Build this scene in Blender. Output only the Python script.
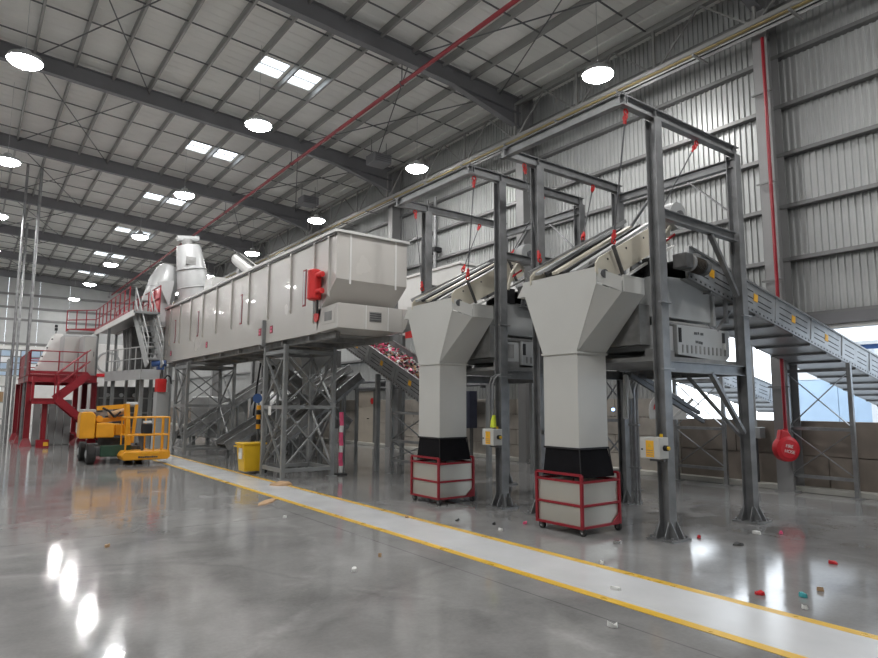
import bpy, math, random
from mathutils import Vector, Matrix
random.seed(7)
scn = bpy.context.scene
col = scn.collection
for o in list(bpy.data.objects): bpy.data.objects.remove(o)

# ------------------------------------------------------------------ camera
FPX, PW, PH, EYE = 630.0, 878, 658, 1.65
def _cam():
    a = Vector((-35-439, 402-329, FPX)).normalized()       # vanishing point of the hall's length (+Y)
    b = Vector((1290-439, 407-329, FPX)); b = (b - a*a.dot(b)).normalized()   # across the hall (+X)
    u = a.cross(b)
    if u.y > 0: u = -u
    m = Matrix((b, a, u))                                   # world = m @ camera(x right, y down, z forward)
    r = m.col[0]; d = m.col[1]; f = m.col[2]
    rot = Matrix((r, -d, -f)).transposed()
    c = bpy.data.cameras.new('camera'); o = bpy.data.objects.new('camera', c); col.objects.link(o)
    o.matrix_world = Matrix.Translation((0, 0, EYE)) @ rot.to_4x4()
    c.sensor_width = 36; c.lens = FPX/PW*36; c.clip_start = .05; c.clip_end = 300
    scn.camera = o
    return m
CM = _cam()
def gp(x, y, zz=0.0):                                       # a pixel's point on a level plane
    r = CM @ Vector((x-439, y-329, FPX)); t = (zz-EYE)/r.z
    return Vector((r.x*t, r.y*t, zz))

# ------------------------------------------------------------------ world, exposure
w = bpy.data.worlds.new('sky'); scn.world = w; w.use_nodes = True
bg = w.node_tree.nodes['Background']; bg.inputs[0].default_value = (.86, .93, 1, 1); bg.inputs[1].default_value = 4.0
scn.view_settings.view_transform = 'Standard'; scn.view_settings.look = 'None'
scn.view_settings.exposure = 0.0; scn.view_settings.gamma = 1; scn.view_settings.use_curve_mapping = False
LAMP = 150.0

# ------------------------------------------------------------------ materials
MT = {}
def mat(name, c, rough=.5, metal=0., var=.12, scale=4., bump=0., spec=.5, coat=0., rvar=.1, stretch=None):
    m = bpy.data.materials.new(name); m.use_nodes = True; MT[name] = m
    n, l = m.node_tree.nodes, m.node_tree.links
    p = n['Principled BSDF']
    tc = n.new('ShaderNodeTexCoord'); nz = n.new('ShaderNodeTexNoise'); nz.inputs['Scale'].default_value = scale
    nz.inputs['Detail'].default_value = 5
    if stretch:
        mp = n.new('ShaderNodeMapping'); mp.inputs['Scale'].default_value = stretch
        l.new(tc.outputs['Object'], mp.inputs[0]); l.new(mp.outputs[0], nz.inputs['Vector'])
    else: l.new(tc.outputs['Object'], nz.inputs['Vector'])
    cr = n.new('ShaderNodeValToRGB')
    cr.color_ramp.elements[0].position = .3; cr.color_ramp.elements[1].position = .7
    cr.color_ramp.elements[0].color = (*[x*(1-var) for x in c], 1); cr.color_ramp.elements[1].color = (*[min(1, x*(1+var)) for x in c], 1)
    l.new(nz.outputs['Fac'], cr.inputs[0]); l.new(cr.outputs[0], p.inputs['Base Color'])
    mr = n.new('ShaderNodeMapRange'); mr.inputs['To Min'].default_value = max(.02, rough-rvar); mr.inputs['To Max'].default_value = min(1, rough+rvar)
    l.new(nz.outputs['Fac'], mr.inputs[0]); l.new(mr.outputs[0], p.inputs['Roughness'])
    p.inputs['Metallic'].default_value = metal; p.inputs['Specular IOR Level'].default_value = spec
    p.inputs['Coat Weight'].default_value = coat
    if bump:
        b = n.new('ShaderNodeBump'); b.inputs['Strength'].default_value = bump; b.inputs['Distance'].default_value = .02
        l.new(nz.outputs['Fac'], b.inputs['Height']); l.new(b.outputs[0], p.inputs['Normal'])
    return m
def emit(name, c, s):
    m = bpy.data.materials.new(name); m.use_nodes = True; MT[name] = m
    p = m.node_tree.nodes['Principled BSDF']; p.inputs['Base Color'].default_value = (*c, 1)
    p.inputs['Emission Color'].default_value = (*c, 1); p.inputs['Emission Strength'].default_value = s
    return m
mat('cladding', (.42, .43, .425), .42, .25, .06, 1.5)
mat('rafter_grey', (.17, .17, .18), .5, .1, .08, 2)
mat('motor_brown', (.055, .045, .036), .6, .2, .35, 9)
mat('roof_sheet', (.80, .80, .77), .6, 0, .05, 1.0)
mat('purlin', (.30, .30, .29), .5, .3, .08, 2)
mat('dark_steel', (.115, .118, .125), .5, .2, .12, 3)
mat('column_grey', (.25, .25, .25), .5, .1, .06, 2)
mat('girt', (.20, .20, .2), .5, .4, .08, 3)
mat('galv', (.30, .305, .31), .38, .55, .22, 6)
mat('frame_steel', (.23, .235, .24), .42, .4, .2, 5)
mat('trestle_grey', (.27, .28, .28), .45, .2, .12, 4)
mat('conveyor_side', (.34, .35, .36), .35, .5, .15, 5)
mat('box_white', (.56, .54, .51), .26, 0, .03, 1, coat=.2, rvar=.04)
mat('chute_white', (.56, .56, .535), .38, 0, .02, 2, rvar=.04)
mat('machine_grey', (.40, .41, .41), .45, 0, .05, 3)
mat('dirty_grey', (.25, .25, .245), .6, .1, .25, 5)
mat('cream', (.62, .58, .48), .4, 0, .06, 3)
mat('white_paint', (.7, .7, .68), .4, 0, .04, 3)
mat('pale_duct', (.47, .48, .48), .4, .2, .06, 3)
mat('red', (.29, .012, .023), .35, 0, .08, 4)
mat('bright_red', (.58, .02, .03), .35, 0, .06, 4)
mat('signal_red', (.65, .03, .03), .4, 0, .04, 4)
mat('dark_red', (.26, .02, .03), .45, 0, .15, 3)
mat('lift_yellow', (.80, .36, .02), .4, 0, .08, 4)
mat('bin_yellow', (.75, .47, .02), .4, 0, .05, 3)
mat('sticker', (.85, .45, .03), .5, 0, .03, 10)
mat('black', (.012, .012, .014), .6, 0, .2, 6)
mat('black_fabric', (.007, .007, .009), .9, 0, .3, 8, spec=.2)
mat('rubber', (.03, .03, .03), .8, 0, .2, 9)
mat('belt', (.05, .048, .045), .7, 0, .2, 9)
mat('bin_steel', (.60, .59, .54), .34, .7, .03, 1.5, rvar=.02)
mat('chrome', (.7, .7, .7), .2, 1, .05, 5)
mat('slot_dark', (.03, .03, .032), .6, 0, .1, 4)
mat('plate_dark', (.10, .10, .10), .5, .3, .2, 6)
mat('concrete_pale', (.42, .385, .34), .85, 0, .12, 3, bump=.2)
mat('concrete_brown', (.235, .20, .17), .85, 0, .16, 2.5, bump=.2)
mat('kerb', (.52, .51, .47), .7, 0, .1, 3)
mat('door_beige', (.48, .43, .36), .6, 0, .05, 3)
mat('navy', (.03, .035, .06), .5, 0, .1, 3)
mat('walk_white', (.60, .61, .62), .22, 0, .05, 2, rvar=.08)
mat('walk_yellow', (.74, .46, .05), .3, 0, .1, 4)
mat('cable_yellow', (.36, .28, .12), .6, 0, .1, 6)
mat('cable_white', (.7, .7, .7), .5, 0, .05, 6)
mat('cardboard', (.46, .30, .17), .8, 0, .12, 5)
mat('paper', (.75, .75, .73), .7, 0, .05, 6)
mat('pink', (.85, .12, .25), .4, 0, .1, 5)
mat('teal', (.05, .35, .38), .5, 0, .1, 5)
mat('hivis', (.65, .75, .05), .6, 0, .1, 5)
mat('blue', (.04, .10, .28), .5, 0, .1, 5)
mat('green', (.025, .07, .045), .5, 0, .1, 5)
mat('outside_white', (.8, .82, .84), .5, 0, .04, 1)
mat('outside_blue', (.42, .55, .70), .5, 0, .08, 1)
mat('outside_ground', (.35, .36, .37), .9, 0, .1, 1)
emit('lamp_light', (1, .985, .97), LAMP)
emit('led_blue', (.25, .5, 1), 6)
emit('led_green', (.2, 1, .5), 3)

def glass_mat(name, c, t):
    m = bpy.data.materials.new(name); m.use_nodes = True; MT[name] = m
    n, l = m.node_tree.nodes, m.node_tree.links
    n.remove(n['Principled BSDF']); out = n['Material Output']
    tr = n.new('ShaderNodeBsdfTransparent'); tr.inputs[0].default_value = (*c, 1)
    gl = n.new('ShaderNodeBsdfTranslucent'); gl.inputs[0].default_value = (*c, 1)
    mx = n.new('ShaderNodeMixShader'); mx.inputs[0].default_value = t
    l.new(gl.outputs[0], mx.inputs[1]); l.new(tr.outputs[0], mx.inputs[2]); l.new(mx.outputs[0], out.inputs[0])
glass_mat('skylight_sheet', (.97, .98, 1), .75)

def floor_mat():
    m = bpy.data.materials.new('polished_concrete'); m.use_nodes = True; MT['floor'] = m
    n, l = m.node_tree.nodes, m.node_tree.links; p = n['Principled BSDF']
    g = n.new('ShaderNodeNewGeometry')
    def noise(s, d=5, r=.55, dist=0):
        t = n.new('ShaderNodeTexNoise'); t.inputs['Scale'].default_value = s; t.inputs['Detail'].default_value = d
        t.inputs['Roughness'].default_value = r; t.inputs['Distortion'].default_value = dist
        l.new(g.outputs['Position'], t.inputs['Vector']); return t.outputs['Fac']
    def mth(op, a, b=None):
        t = n.new('ShaderNodeMath'); t.operation = op
        for i, v in enumerate((a, b)):
            if v is None: continue
            if isinstance(v, (int, float)): t.inputs[i].default_value = v
            else: l.new(v, t.inputs[i])
        return t.outputs[0]
    def rng(v, a, b, c, d):
        t = n.new('ShaderNodeMapRange'); l.new(v, t.inputs[0])
        for i, x in enumerate((a, b, c, d)): t.inputs[i+1].default_value = x
        return t.outputs[0]
    big = noise(.35, 6, .6, .6); mid = noise(1.6, 6, .65, .4); fine = noise(28, 3)
    v = mth('ADD', rng(big, .3, .7, .19, .30), rng(mid, .3, .7, -.035, .035))
    v = mth('ADD', v, rng(fine, .3, .7, -.012, .012))
    sep = n.new('ShaderNodeSeparateXYZ'); l.new(g.outputs['Position'], sep.inputs[0])
    # tyre scuffs: thin rings about turning points, broken up by noise
    for (cx, cy, rad, wd, amt) in ((-3.0, 9.5, 6.9, .05, .06), (-2.4, 2.2, 6.0, .05, .05), (6.5, -2.0, 7.6, .05, -.05), (1.0, 12.5, 4.2, .04, .05), (0.2, 5.0, 2.6, .03, -.05)):
        dx = mth('SUBTRACT', sep.outputs[0], cx); dy = mth('SUBTRACT', sep.outputs[1], cy)
        d = mth('SQRT', mth('ADD', mth('MULTIPLY', dx, dx), mth('MULTIPLY', dy, dy)))
        e = mth('ABSOLUTE', mth('SUBTRACT', mth('ADD', d, rng(big, .3, .7, -.25, .25)), rad))
        k = rng(e, 0, wd*2, 1, 0)
        v = mth('ADD', v, mth('MULTIPLY', mth('MULTIPLY', k, rng(mid, .4, .62, 0, 1)), amt))
    # saw-cut joints
    for ax, pitch, off in ((0, 6.0, 1.9), (1, 7.15, 2.5)):
        q = mth('FRACT', mth('DIVIDE', mth('ADD', sep.outputs[ax], off+60), pitch))
        q = mth('MULTIPLY', mth('MINIMUM', q, mth('SUBTRACT', 1.0, q)), pitch)
        v = mth('MULTIPLY', v, rng(q, .004, .012, .62, 1))
    cmb = n.new('ShaderNodeCombineColor')
    l.new(mth('MULTIPLY', v, 1.01), cmb.inputs[0]); l.new(v, cmb.inputs[1]); l.new(mth('MULTIPLY', v, .98), cmb.inputs[2])
    l.new(cmb.outputs[0], p.inputs['Base Color'])
    l.new(rng(mid, .3, .7, .045, .15), p.inputs['Roughness'])
    p.inputs['Specular IOR Level'].default_value = .45
    b = n.new('ShaderNodeBump'); b.inputs['Strength'].default_value = .06; b.inputs['Distance'].default_value = .03
    l.new(mid, b.inputs['Height']); l.new(b.outputs[0], p.inputs['Normal'])
floor_mat()

# ------------------------------------------------------------------ builders
WL = {}                                                     # world position of every object's origin
def V(*a): return Vector(a)
class MB:
    def __init__(s): s.v, s.f, s.sm = [], [], []
    def add(s, vs, fs, smooth=False):
        k = len(s.v); s.v += [Vector(x) for x in vs]
        for f in fs: s.f.append([i+k for i in f]); s.sm.append(smooth)
        return s
    def box(s, a, b):
        (x0, y0, z0), (x1, y1, z1) = a, b
        return s.add([(x0,y0,z0),(x1,y0,z0),(x1,y1,z0),(x0,y1,z0),(x0,y0,z1),(x1,y0,z1),(x1,y1,z1),(x0,y1,z1)],
                     [(3,2,1,0),(4,5,6,7),(0,1,5,4),(1,2,6,5),(2,3,7,6),(3,0,4,7)])
    def frame(s, p, q, up=None):
        p, q = Vector(p), Vector(q); d = (q-p).normalized()
        u = Vector(up) if up else (Vector((0,0,1)) if abs(d.z) < .95 else Vector((0,1,0)))
        sd = d.cross(u).normalized(); u = sd.cross(d).normalized()
        return p, q, sd, u
    def section(s, p, q, pts, up=None):                     # extrude a closed section (side, up) from p to q
        p, q, sd, u = s.frame(p, q, up); n = len(pts)
        vs = [p+sd*a+u*b for a, b in pts]+[q+sd*a+u*b for a, b in pts]
        fs = [(i, (i+1) % n, n+(i+1) % n, n+i) for i in range(n)]+[tuple(reversed(range(n))), tuple(range(n, 2*n))]
        return s.add(vs, fs)
    def bar(s, p, q, wd, h=None, up=None):
        h = wd if h is None else h; a, b = wd/2, h/2
        return s.section(p, q, [(-a,-b),(a,-b),(a,b),(-a,b)], up)
    def ibeam(s, p, q, h, b, t=.012, up=None):
        p, q, sd, u = s.frame(p, q, up)
        for (c, ww, hh) in ((h/2-t/2, b, t), (-h/2+t/2, b, t), (0, t, h-2*t)):
            o = u*c; s.section(p+o, q+o, [(-ww/2,-hh/2),(ww/2,-hh/2),(ww/2,hh/2),(-ww/2,hh/2)], u)
        return s
    def chan(s, p, q, h, b, t=.012, up=None):               # channel opening to +side
        return s.section(p, q, [(0,-h/2),(b,-h/2),(b,-h/2+t),(t,-h/2+t),(t,h/2-t),(b,h/2-t),(b,h/2),(0,h/2)], up)
    def angle(s, p, q, a, t=.008, up=None):
        return s.section(p, q, [(0,0),(a,0),(a,t),(t,t),(t,a),(0,a)], up)
    def tube(s, p, q, r, n=10, r2=None, cap=True):
        p, q, sd, u = s.frame(p, q); r2 = r if r2 is None else r2
        A = [p+(sd*math.cos(6.28318*i/n)+u*math.sin(6.28318*i/n))*r for i in range(n)]
        B = [q+(sd*math.cos(6.28318*i/n)+u*math.sin(6.28318*i/n))*r2 for i in range(n)]
        s.add(A+B, [(i, (i+1) % n, n+(i+1) % n, n+i) for i in range(n)], True)
        if cap: s.add(A, [tuple(reversed(range(n)))]); s.add(B, [tuple(range(n))])
        return s
    def path(s, pts, r, n=8):
        for a, b in zip(pts, pts[1:]): s.tube(a, b, r, n)
        return s
    def ring(s, c, ax, R, r, n=16, m=6, a0=0, a1=6.28318):
        c, ax = Vector(c), Vector(ax).normalized()
        e = ax.orthogonal().normalized(); f = ax.cross(e)
        k = n if a1-a0 > 6.2 else n+1
        vs = []
        for i in range(k):
            t = a0+(a1-a0)*i/n; d = e*math.cos(t)+f*math.sin(t)
            for j in range(m): ph = 6.28318*j/m; vs.append(c+d*(R+r*math.cos(ph))+ax*(r*math.sin(ph)))
        fs = [((i % k)*m+j, (i % k)*m+(j+1) % m, ((i+1) % k)*m+(j+1) % m, ((i+1) % k)*m+j) for i in range(n if k == n else n) for j in range(m)]
        return s.add(vs, fs, True)
    def prism(s, poly, vec):                                # planar polygon swept by a vector
        P = [Vector(x) for x in poly]; vec = Vector(vec); n = len(P)
        return s.add(P+[x+vec for x in P], [(i, (i+1) % n, n+(i+1) % n, n+i) for i in range(n)]+[tuple(reversed(range(n))), tuple(range(n, 2*n))])
    def hexa(s, A, B):                                      # loft between two equal loops
        n = len(A); return s.add(list(A)+list(B), [(i, (i+1) % n, n+(i+1) % n, n+i) for i in range(n)]+[tuple(reversed(range(n))), tuple(range(n, 2*n))])
    def lathe(s, c, ax, prof, n=20):                        # profile of (radius, along axis)
        c, ax = Vector(c), Vector(ax).normalized(); e = ax.orthogonal().normalized(); f = ax.cross(e)
        vs = [c+ax*h+(e*math.cos(6.28318*i/n)+f*math.sin(6.28318*i/n))*r for r, h in prof for i in range(n)]
        m = len(prof)
        fs = [(k*n+i, k*n+(i+1) % n, (k+1)*n+(i+1) % n, (k+1)*n+i) for k in range(m-1) for i in range(n)]
        s.add(vs, fs, True)
        s.add(vs[:n], [tuple(reversed(range(n)))]); s.add(vs[-n:], [tuple(range(n))]); return s
    def mesh(s, name, m, off=Vector((0,0,0))):
        me = bpy.data.meshes.new(name); me.from_pydata([tuple(x-off) for x in s.v], [], s.f)
        me.polygons.foreach_set('use_smooth', s.sm); me.materials.append(MT[m]); me.update()
        bmfix(me)
        if any(s.sm): me.set_sharp_from_angle(angle=.7)
        return me
    def build(s, name, m, parent=None, bev=0, kind=None, label=None, origin=None):
        off = WL[parent] if parent is not None else (Vector(origin) if origin else Vector((0,0,0)))
        o = bpy.data.objects.new(name, s.mesh(name, m, off)); col.objects.link(o)
        if parent is not None: o.parent = parent
        else: o.location = off
        WL[o] = off.copy()
        if bev:
            b = o.modifiers.new('edge', 'BEVEL'); b.width = bev; b.segments = 2; b.limit_method = 'ANGLE'; b.angle_limit = .6
        if kind: o['kind'] = kind
        if label: o['label'] = label
        return o
import bmesh
def bmfix(me):
    bm = bmesh.new(); bm.from_mesh(me); bmesh.ops.recalc_face_normals(bm, faces=bm.faces); bm.to_mesh(me); bm.free()
def tag(o, label, cat, group=None):
    o['label'] = label; o['category'] = cat
    if group: o['group'] = group
    return o
def thing(name, label, cat, loc, group=None):
    o = bpy.data.objects.new(name, None); col.objects.link(o); o.location = loc; o.empty_display_size = .1
    WL[o] = Vector(loc); return tag(o, label, cat, group)
def struct(name, loc=(0,0,0)):
    o = bpy.data.objects.new(name, None); col.objects.link(o); o.location = loc; o.empty_display_size = .1
    WL[o] = Vector(loc); o['kind'] = 'structure'; return o
def copy_tree(o, delta, label=None, parent=None):
    c = o.copy(); col.objects.link(c); c.parent = parent
    if parent is None: c.location = o.location+Vector(delta)
    WL[c] = WL[o]+Vector(delta)
    if label: c['label'] = label
    for ch in o.children: copy_tree(ch, delta, None, c)
    return c
def inst(name, me, parent, loc):                            # one more piece that shares a mesh
    o = bpy.data.objects.new(name, me); col.objects.link(o); o.parent = parent
    o.location = Vector(loc)-WL[parent]; WL[o] = Vector(loc); return o
def text(s, size, m, parent, loc, xdir, up, name='lettering', depth=.002):
    c = bpy.data.curves.new('t', 'FONT'); c.body = s; c.size = size; c.align_x = 'CENTER'; c.align_y = 'CENTER'; c.extrude = depth
    t = bpy.data.objects.new('t', c); col.objects.link(t); bpy.context.view_layer.update()
    me = bpy.data.meshes.new_from_object(t.evaluated_get(bpy.context.evaluated_depsgraph_get()))
    bpy.data.objects.remove(t); me.name = name
    x = Vector(xdir).normalized(); u = Vector(up).normalized(); nn = x.cross(u)
    me.transform(Matrix((x, u, nn)).transposed().to_4x4()); me.transform(Matrix.Translation(Vector(loc)-WL[parent]))
    me.materials.clear(); me.materials.append(MT[m])
    o = bpy.data.objects.new(name, me); col.objects.link(o); o.parent = parent; WL[o] = WL[parent]; return o

# ------------------------------------------------------------------ setting: hall shell
XW, YB, YF, XL = 13.3, 56.4, -9.0, -14.0
BAY, Y0 = 7.15, 5.9
COLS = [Y0+BAY*k for k in range(-2, 8)]
ZE, SL = 10.28, .055
def rz(x): return ZE+SL*(13-x)                              # underside of the rafters
m = MB().box((XL-.3, YF-.3, -.3), (XW+.1, YB+.3, 0)); fl = m.build('floor', 'floor'); fl['kind'] = 'structure'
m = MB().box((XW+.1, -40, -.35), (60, YB+.3, -.02)); o = m.build('ground', 'outside_ground'); o['kind'] = 'structure'

# walkway painted on the floor
wk = struct('trim_1', (4.95, 0, 0))
MB().box((4.56, YF+.3, .0), (5.29, 36, .003)).build('white_strip', 'walk_white', wk)
MB().box((4.46, YF+.3, .0), (4.56, 36, .0035)).build('yellow_line', 'walk_yellow', wk)
MB().box((5.29, YF+.3, .0), (5.39, 36, .0035)).build('yellow_line', 'walk_yellow', wk)

# right wall: block base, girts, columns, corrugated sheets
wr = struct('wall_right', (XW, 0, 0))
def sheet_mesh(name, mname, length, h, rib=.2, d=.035):
    b = MB(); n = int(round(length/rib)); pr = []
    for i in range(n):
        y = i*rib; pr += [(y, 0), (y+rib*.5, 0), (y+rib*.62, -d), (y+rib*.88, -d)]
    pr.append((n*rib, 0))
    vs = [(x, y, 0) for y, x in pr]+[(x, y, h) for y, x in pr]; k = len(pr)
    b.add(vs, [(i, i+1, k+i+1, k+i) for i in range(k-1)]); return b.mesh(name, mname)
sm = sheet_mesh('cladding_sheet', 'cladding', 1.0, 7.9, .125, .032)
for i in range(int(YF), int(YB)+1): inst('cladding_sheet', sm, wr, (XW, i, 3.30))
sm2 = sheet_mesh('cladding_sheet', 'cladding', 1.0, 2.05, .125, .032)
for i in range(9, int(YB)+1): inst('cladding_sheet', sm2, wr, (XW, i, 1.27))
for z in (3.42, 4.58, 5.68, 6.78, 7.82, 8.92, 10.0):
    MB().section((XW-.09, YF, z), (XW-.09, YB, z), [(-.09,-.04),(.13,-.04),(.13,.04),(-.09,.04)]).build('girt', 'girt', wr)
MB().box((XW-.2, -9, 3.19), (XW+.06, 8.45, 3.40)).build('girt_shadow_band', 'rafter_grey', wr)  # dark box stands in for the girt's shadow above the white trim
MB().box((XW-.14, -9, 3.11), (XW+.06, 8.45, 3.19)).build('opening_trim', 'white_paint', wr)
MB().box((XW-.14, -9, 3.30), (XW-.06, 9, 3.36)).build('sill_angle', 'girt', wr)
# block base
def blocks(y0, y1, zs, m, L=1.2, h=.6, x0=XW-.12, x1=XW+.12):
    g = .008
    for r in range(len(zs)-1):
        y = y0-(L/2 if r % 2 else 0)
        while y < y1-.05:
            a, b = max(y, y0), min(y+L, y1)
            if b-a > .1:
                key = (round(b-a, 3), round(zs[r+1]-zs[r], 3), m)
                if key not in BM: BM[key] = MB().box((0, g, g), (x1-x0, b-a-g, zs[r+1]-zs[r]-g)).mesh('concrete_block', m)
                inst('concrete_block', BM[key], wr, (x0+random.uniform(-.004, .004), a, zs[r]))
            y += L
BM = {}
blocks(-9, 8.4, (0, .68, 1.35), 'concrete_brown', L=3.575)
blocks(8.4, 34, (0, .45, .9, 1.35, 1.8), 'concrete_pale')
MB().box((XW-.02, 8.4, 0), (XW+.1, YB, 1.78)).build('block_core', 'concrete_brown', wr)
MB().box((XW+.0, -9, 0), (XW+.1, 8.4, 1.33)).build('block_core', 'concrete_brown', wr)
MB().box((12.93, -9, 0), (13.18, YB, .10)).build('kerb', 'kerb', wr, bev=.01)
for i, y in enumerate(COLS):
    c = MB().ibeam((12.93, y, 0), (12.93, y, 10.9), .46, .30, .025, up=(1, 0, 0)).build('column', 'column_grey', wr)
    MB().box((12.66, y-.19, 0), (13.2, y+.19, .025)).build('base_plate', 'column_grey', c)
# door in the wall far back
d = struct('door_1', (13.17, 22.5, 0))
MB().box((13.10, 21.9, .1), (13.17, 23.1, 2.15)).build('door_leaf', 'door_beige', d, bev=.01)
MB().box((13.08, 21.8, .1), (13.18, 21.9, 2.25)).build('door_frame', 'girt', d)
MB().box((13.08, 23.1, .1), (13.18, 23.2, 2.25)).build('door_frame', 'girt', d)
MB().box((13.08, 21.8, 2.15), (13.18, 23.2, 2.25)).build('door_frame', 'girt', d)
MB().tube((13.09, 22.0, 1.75), (13.085, 22.0, 1.75), .13, 16).build('warning_sign', 'signal_red', d)
MB().bar((13.05, 22.15, 1.05), (13.05, 22.30, 1.05), .03).build('door_handle', 'chrome', d)
# back wall
wb = struct('wall_back', (0, YB, 0))
for i in range(-14, 14, 2):
    MB().box((i, YB, 0), (min(i+1.985, XW), YB+.12, 6.0)).build('wall_panel', 'white_paint', wb)
    MB().box((i, YB, 6.012), (min(i+1.985, XW), YB+.12, 11.6)).build('wall_panel', 'cladding', wb)
for z in (6.0, 7.8, 8.7, 9.7): MB().bar((XL, YB-.08, z), (XW, YB-.08, z), .12, .16).build('girt', 'girt', wb)
wd = struct('window_1', (2.6, YB-.06, 4.0))
fr = MB()
for x in [0.6+.62*k for k in range(8)]: fr.box((x-.03, YB-.08, 3.6), (x+.03, YB-.01, 5.5))
for z in (3.6, 4.07, 4.55, 5.02, 5.5): fr.box((.57, YB-.08, z-.03), (4.97, YB-.01, z+.03))
fr.build('window_frame', 'girt', wd)
for i in range(7):
    for j in range(4): MB().box((.63+.62*i, YB-.045, 3.63+.475*j), (1.19+.62*i, YB-.03, 4.04+.475*j)).build('pane', 'outside_blue' if (i*3+j*5) % 4 else 'outside_white', wd)
MB().box((.4, YB-.1, 5.55), (5.2, YB-.01, 5.8)).build('window_head', 'white_paint', wd)
# walls the photograph does not show, which close the hall
wl = MB().box((XL-.2, YF, 0), (XL, YB, 12)).build('wall_left', 'cladding'); wl['kind'] = 'structure'
wf = MB().box((XL, YF-.2, 0), (XW, YF, 12)).build('wall_front', 'cladding'); wf['kind'] = 'structure'

# ceiling
ce = struct('ceiling', (0, 20, ZE))
PUR = [.85+1.0*k for k in range(-15, 13)]
PL = [(p, PUR[i+1]) for i, p in enumerate(PUR[:-1])]
def rib_panel(y0, y1, x0, x1):
    key = ('r', round(y1-y0, 3), round(x1-x0, 3))
    if key not in BM:
        b = MB(); L = y1-y0; n = max(1, int(round(L/.33))); s = L/n; pr = []
        for i in range(n): y = i*s; pr += [(y, 0), (y+s*.7, 0), (y+s*.77, .012), (y+s*.93, .012)]
        pr.append((L, 0)); k = len(pr); dz = SL*(x1-x0)
        b.add([(0, y, z) for y, z in pr]+[(x1-x0, y, z-dz) for y, z in pr], [(i, i+1, k+i+1, k+i) for i in range(k-1)])
        BM[key] = b.mesh('roof_panel', 'roof_sheet')
    return BM[key]
def rtop(x): return rz(x)+.62
skys = []
for k in range(len(COLS)-1):
    ya, yb = COLS[k], COLS[k+1]; mid = (ya+yb)/2
    for (a, b) in PL:
        sky = any(abs((a+b)/2-s) < .3 for s in (6.35, 7.35, -4.65, -3.65))
        if sky:
            for (p, q) in ((ya, mid-.55), (mid+.55, yb)): inst('roof_panel', rib_panel(p, q, a, b), ce, (a, p, rtop(a)))
            skys.append((a, b, mid))
        else: inst('roof_panel', rib_panel(ya, yb, a, b), ce, (a, ya, rtop(a)))
inst('roof_panel', rib_panel(YF, COLS[0]+.001, XL, 13.0) if COLS[0] > YF else rib_panel(YF, YF+1, XL, 13), ce, (XL, YF, rtop(XL)))
inst('roof_panel', rib_panel(COLS[-1], YB+.2, XL, 13.0), ce, (XL, COLS[-1], rtop(XL)))
MB().box((12.5, YF, rtop(12.5)-.05), (13.6, YB+.2, rtop(12.5)+.1)).build('eaves_panel', 'roof_sheet', ce)
for i, (a, b, mid) in enumerate(skys):
    dz = -SL*(b-a)
    MB().add([(a+.1, mid-.45, rtop(a)), (b-.1, mid-.45, rtop(b)), (b-.1, mid+.45, rtop(b)), (a+.1, mid+.45, rtop(a))], [(0,1,2,3)]).build('skylight_pane', 'skylight_sheet', ce)
    for (p, q, w_) in (((a, mid-.5, rtop(a)), (b, mid-.5, rtop(b)), .1), ((a, mid+.5, rtop(a)), (b, mid+.5, rtop(b)), .1), ((a+.06, mid-.5, rtop(a)), (a+.06, mid+.5, rtop(a)), .12), ((b-.06, mid-.5, rtop(b)), (b-.06, mid+.5, rtop(b)), .12), ((a+.1, mid, rtop(a)), (b-.1, mid, rtop(b)), .025)):
        MB().bar(p, q, w_, .05).build('skylight_frame', 'roof_sheet' if w_ > .03 else 'purlin', ce)
for x in PUR:
    z = rtop(x)-.12
    MB().section((x, YF, z), (x, YB, z), [(-.03,-.11),(.03,-.11),(.03,-.095),(-.015,-.095),(-.015,.11),(.04,.11),(.04,.12),(-.03,.12)]).build('purlin', 'purlin', ce)
for y in COLS:
    b = MB(); t = .02
    xs = XL
    for (dz, ww) in ((0, .20), (.47, .20)):
        b.section((xs, y, rz(xs)+dz), (12.75, y, rz(12.75)+dz), [(-ww/2,-t/2),(ww/2,-t/2),(ww/2,t/2),(-ww/2,t/2)])
    b.prism([(xs, y-.008, rz(xs)), (12.75, y-.008, rz(12.75)), (12.75, y-.008, rz(12.75)+.47), (xs, y-.008, rz(xs)+.47)], (0, .016, 0))
    b.prism([(10.2, y-.008, rz(10.2)), (12.75, y-.008, rz(12.75)-.45), (12.75, y-.008, rz(12.75)), ], (0, .016, 0))
    b.section((10.2, y, rz(10.2)-.01), (12.75, y, rz(12.75)-.45), [(-.1,-.01),(.1,-.01),(.1,.01),(-.1,.01)])
    b.build('rafter', 'rafter_grey', ce)
for k in range(len(COLS)-1):
    for q in (.13, .38, .62, .87):
        y = COLS[k]+BAY*q
        MB().bar((-6, y, rtop(-6)-.16), (13, y, rtop(13)-.16), .03, .03).build('tie_rod', 'dark_steel', ce)
    for (xa, xb) in ((0.85, 3.85), (3.85, 0.85), (8.85, 11.85), (11.85, 8.85)):
        if True:
            MB().tube((xa, COLS[k]+.1, rz(xa)+.3), (xb, COLS[k+1]-.1, rz(xb)+.3), .018, 6).build('brace_rod', 'dark_steel', ce)
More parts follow.
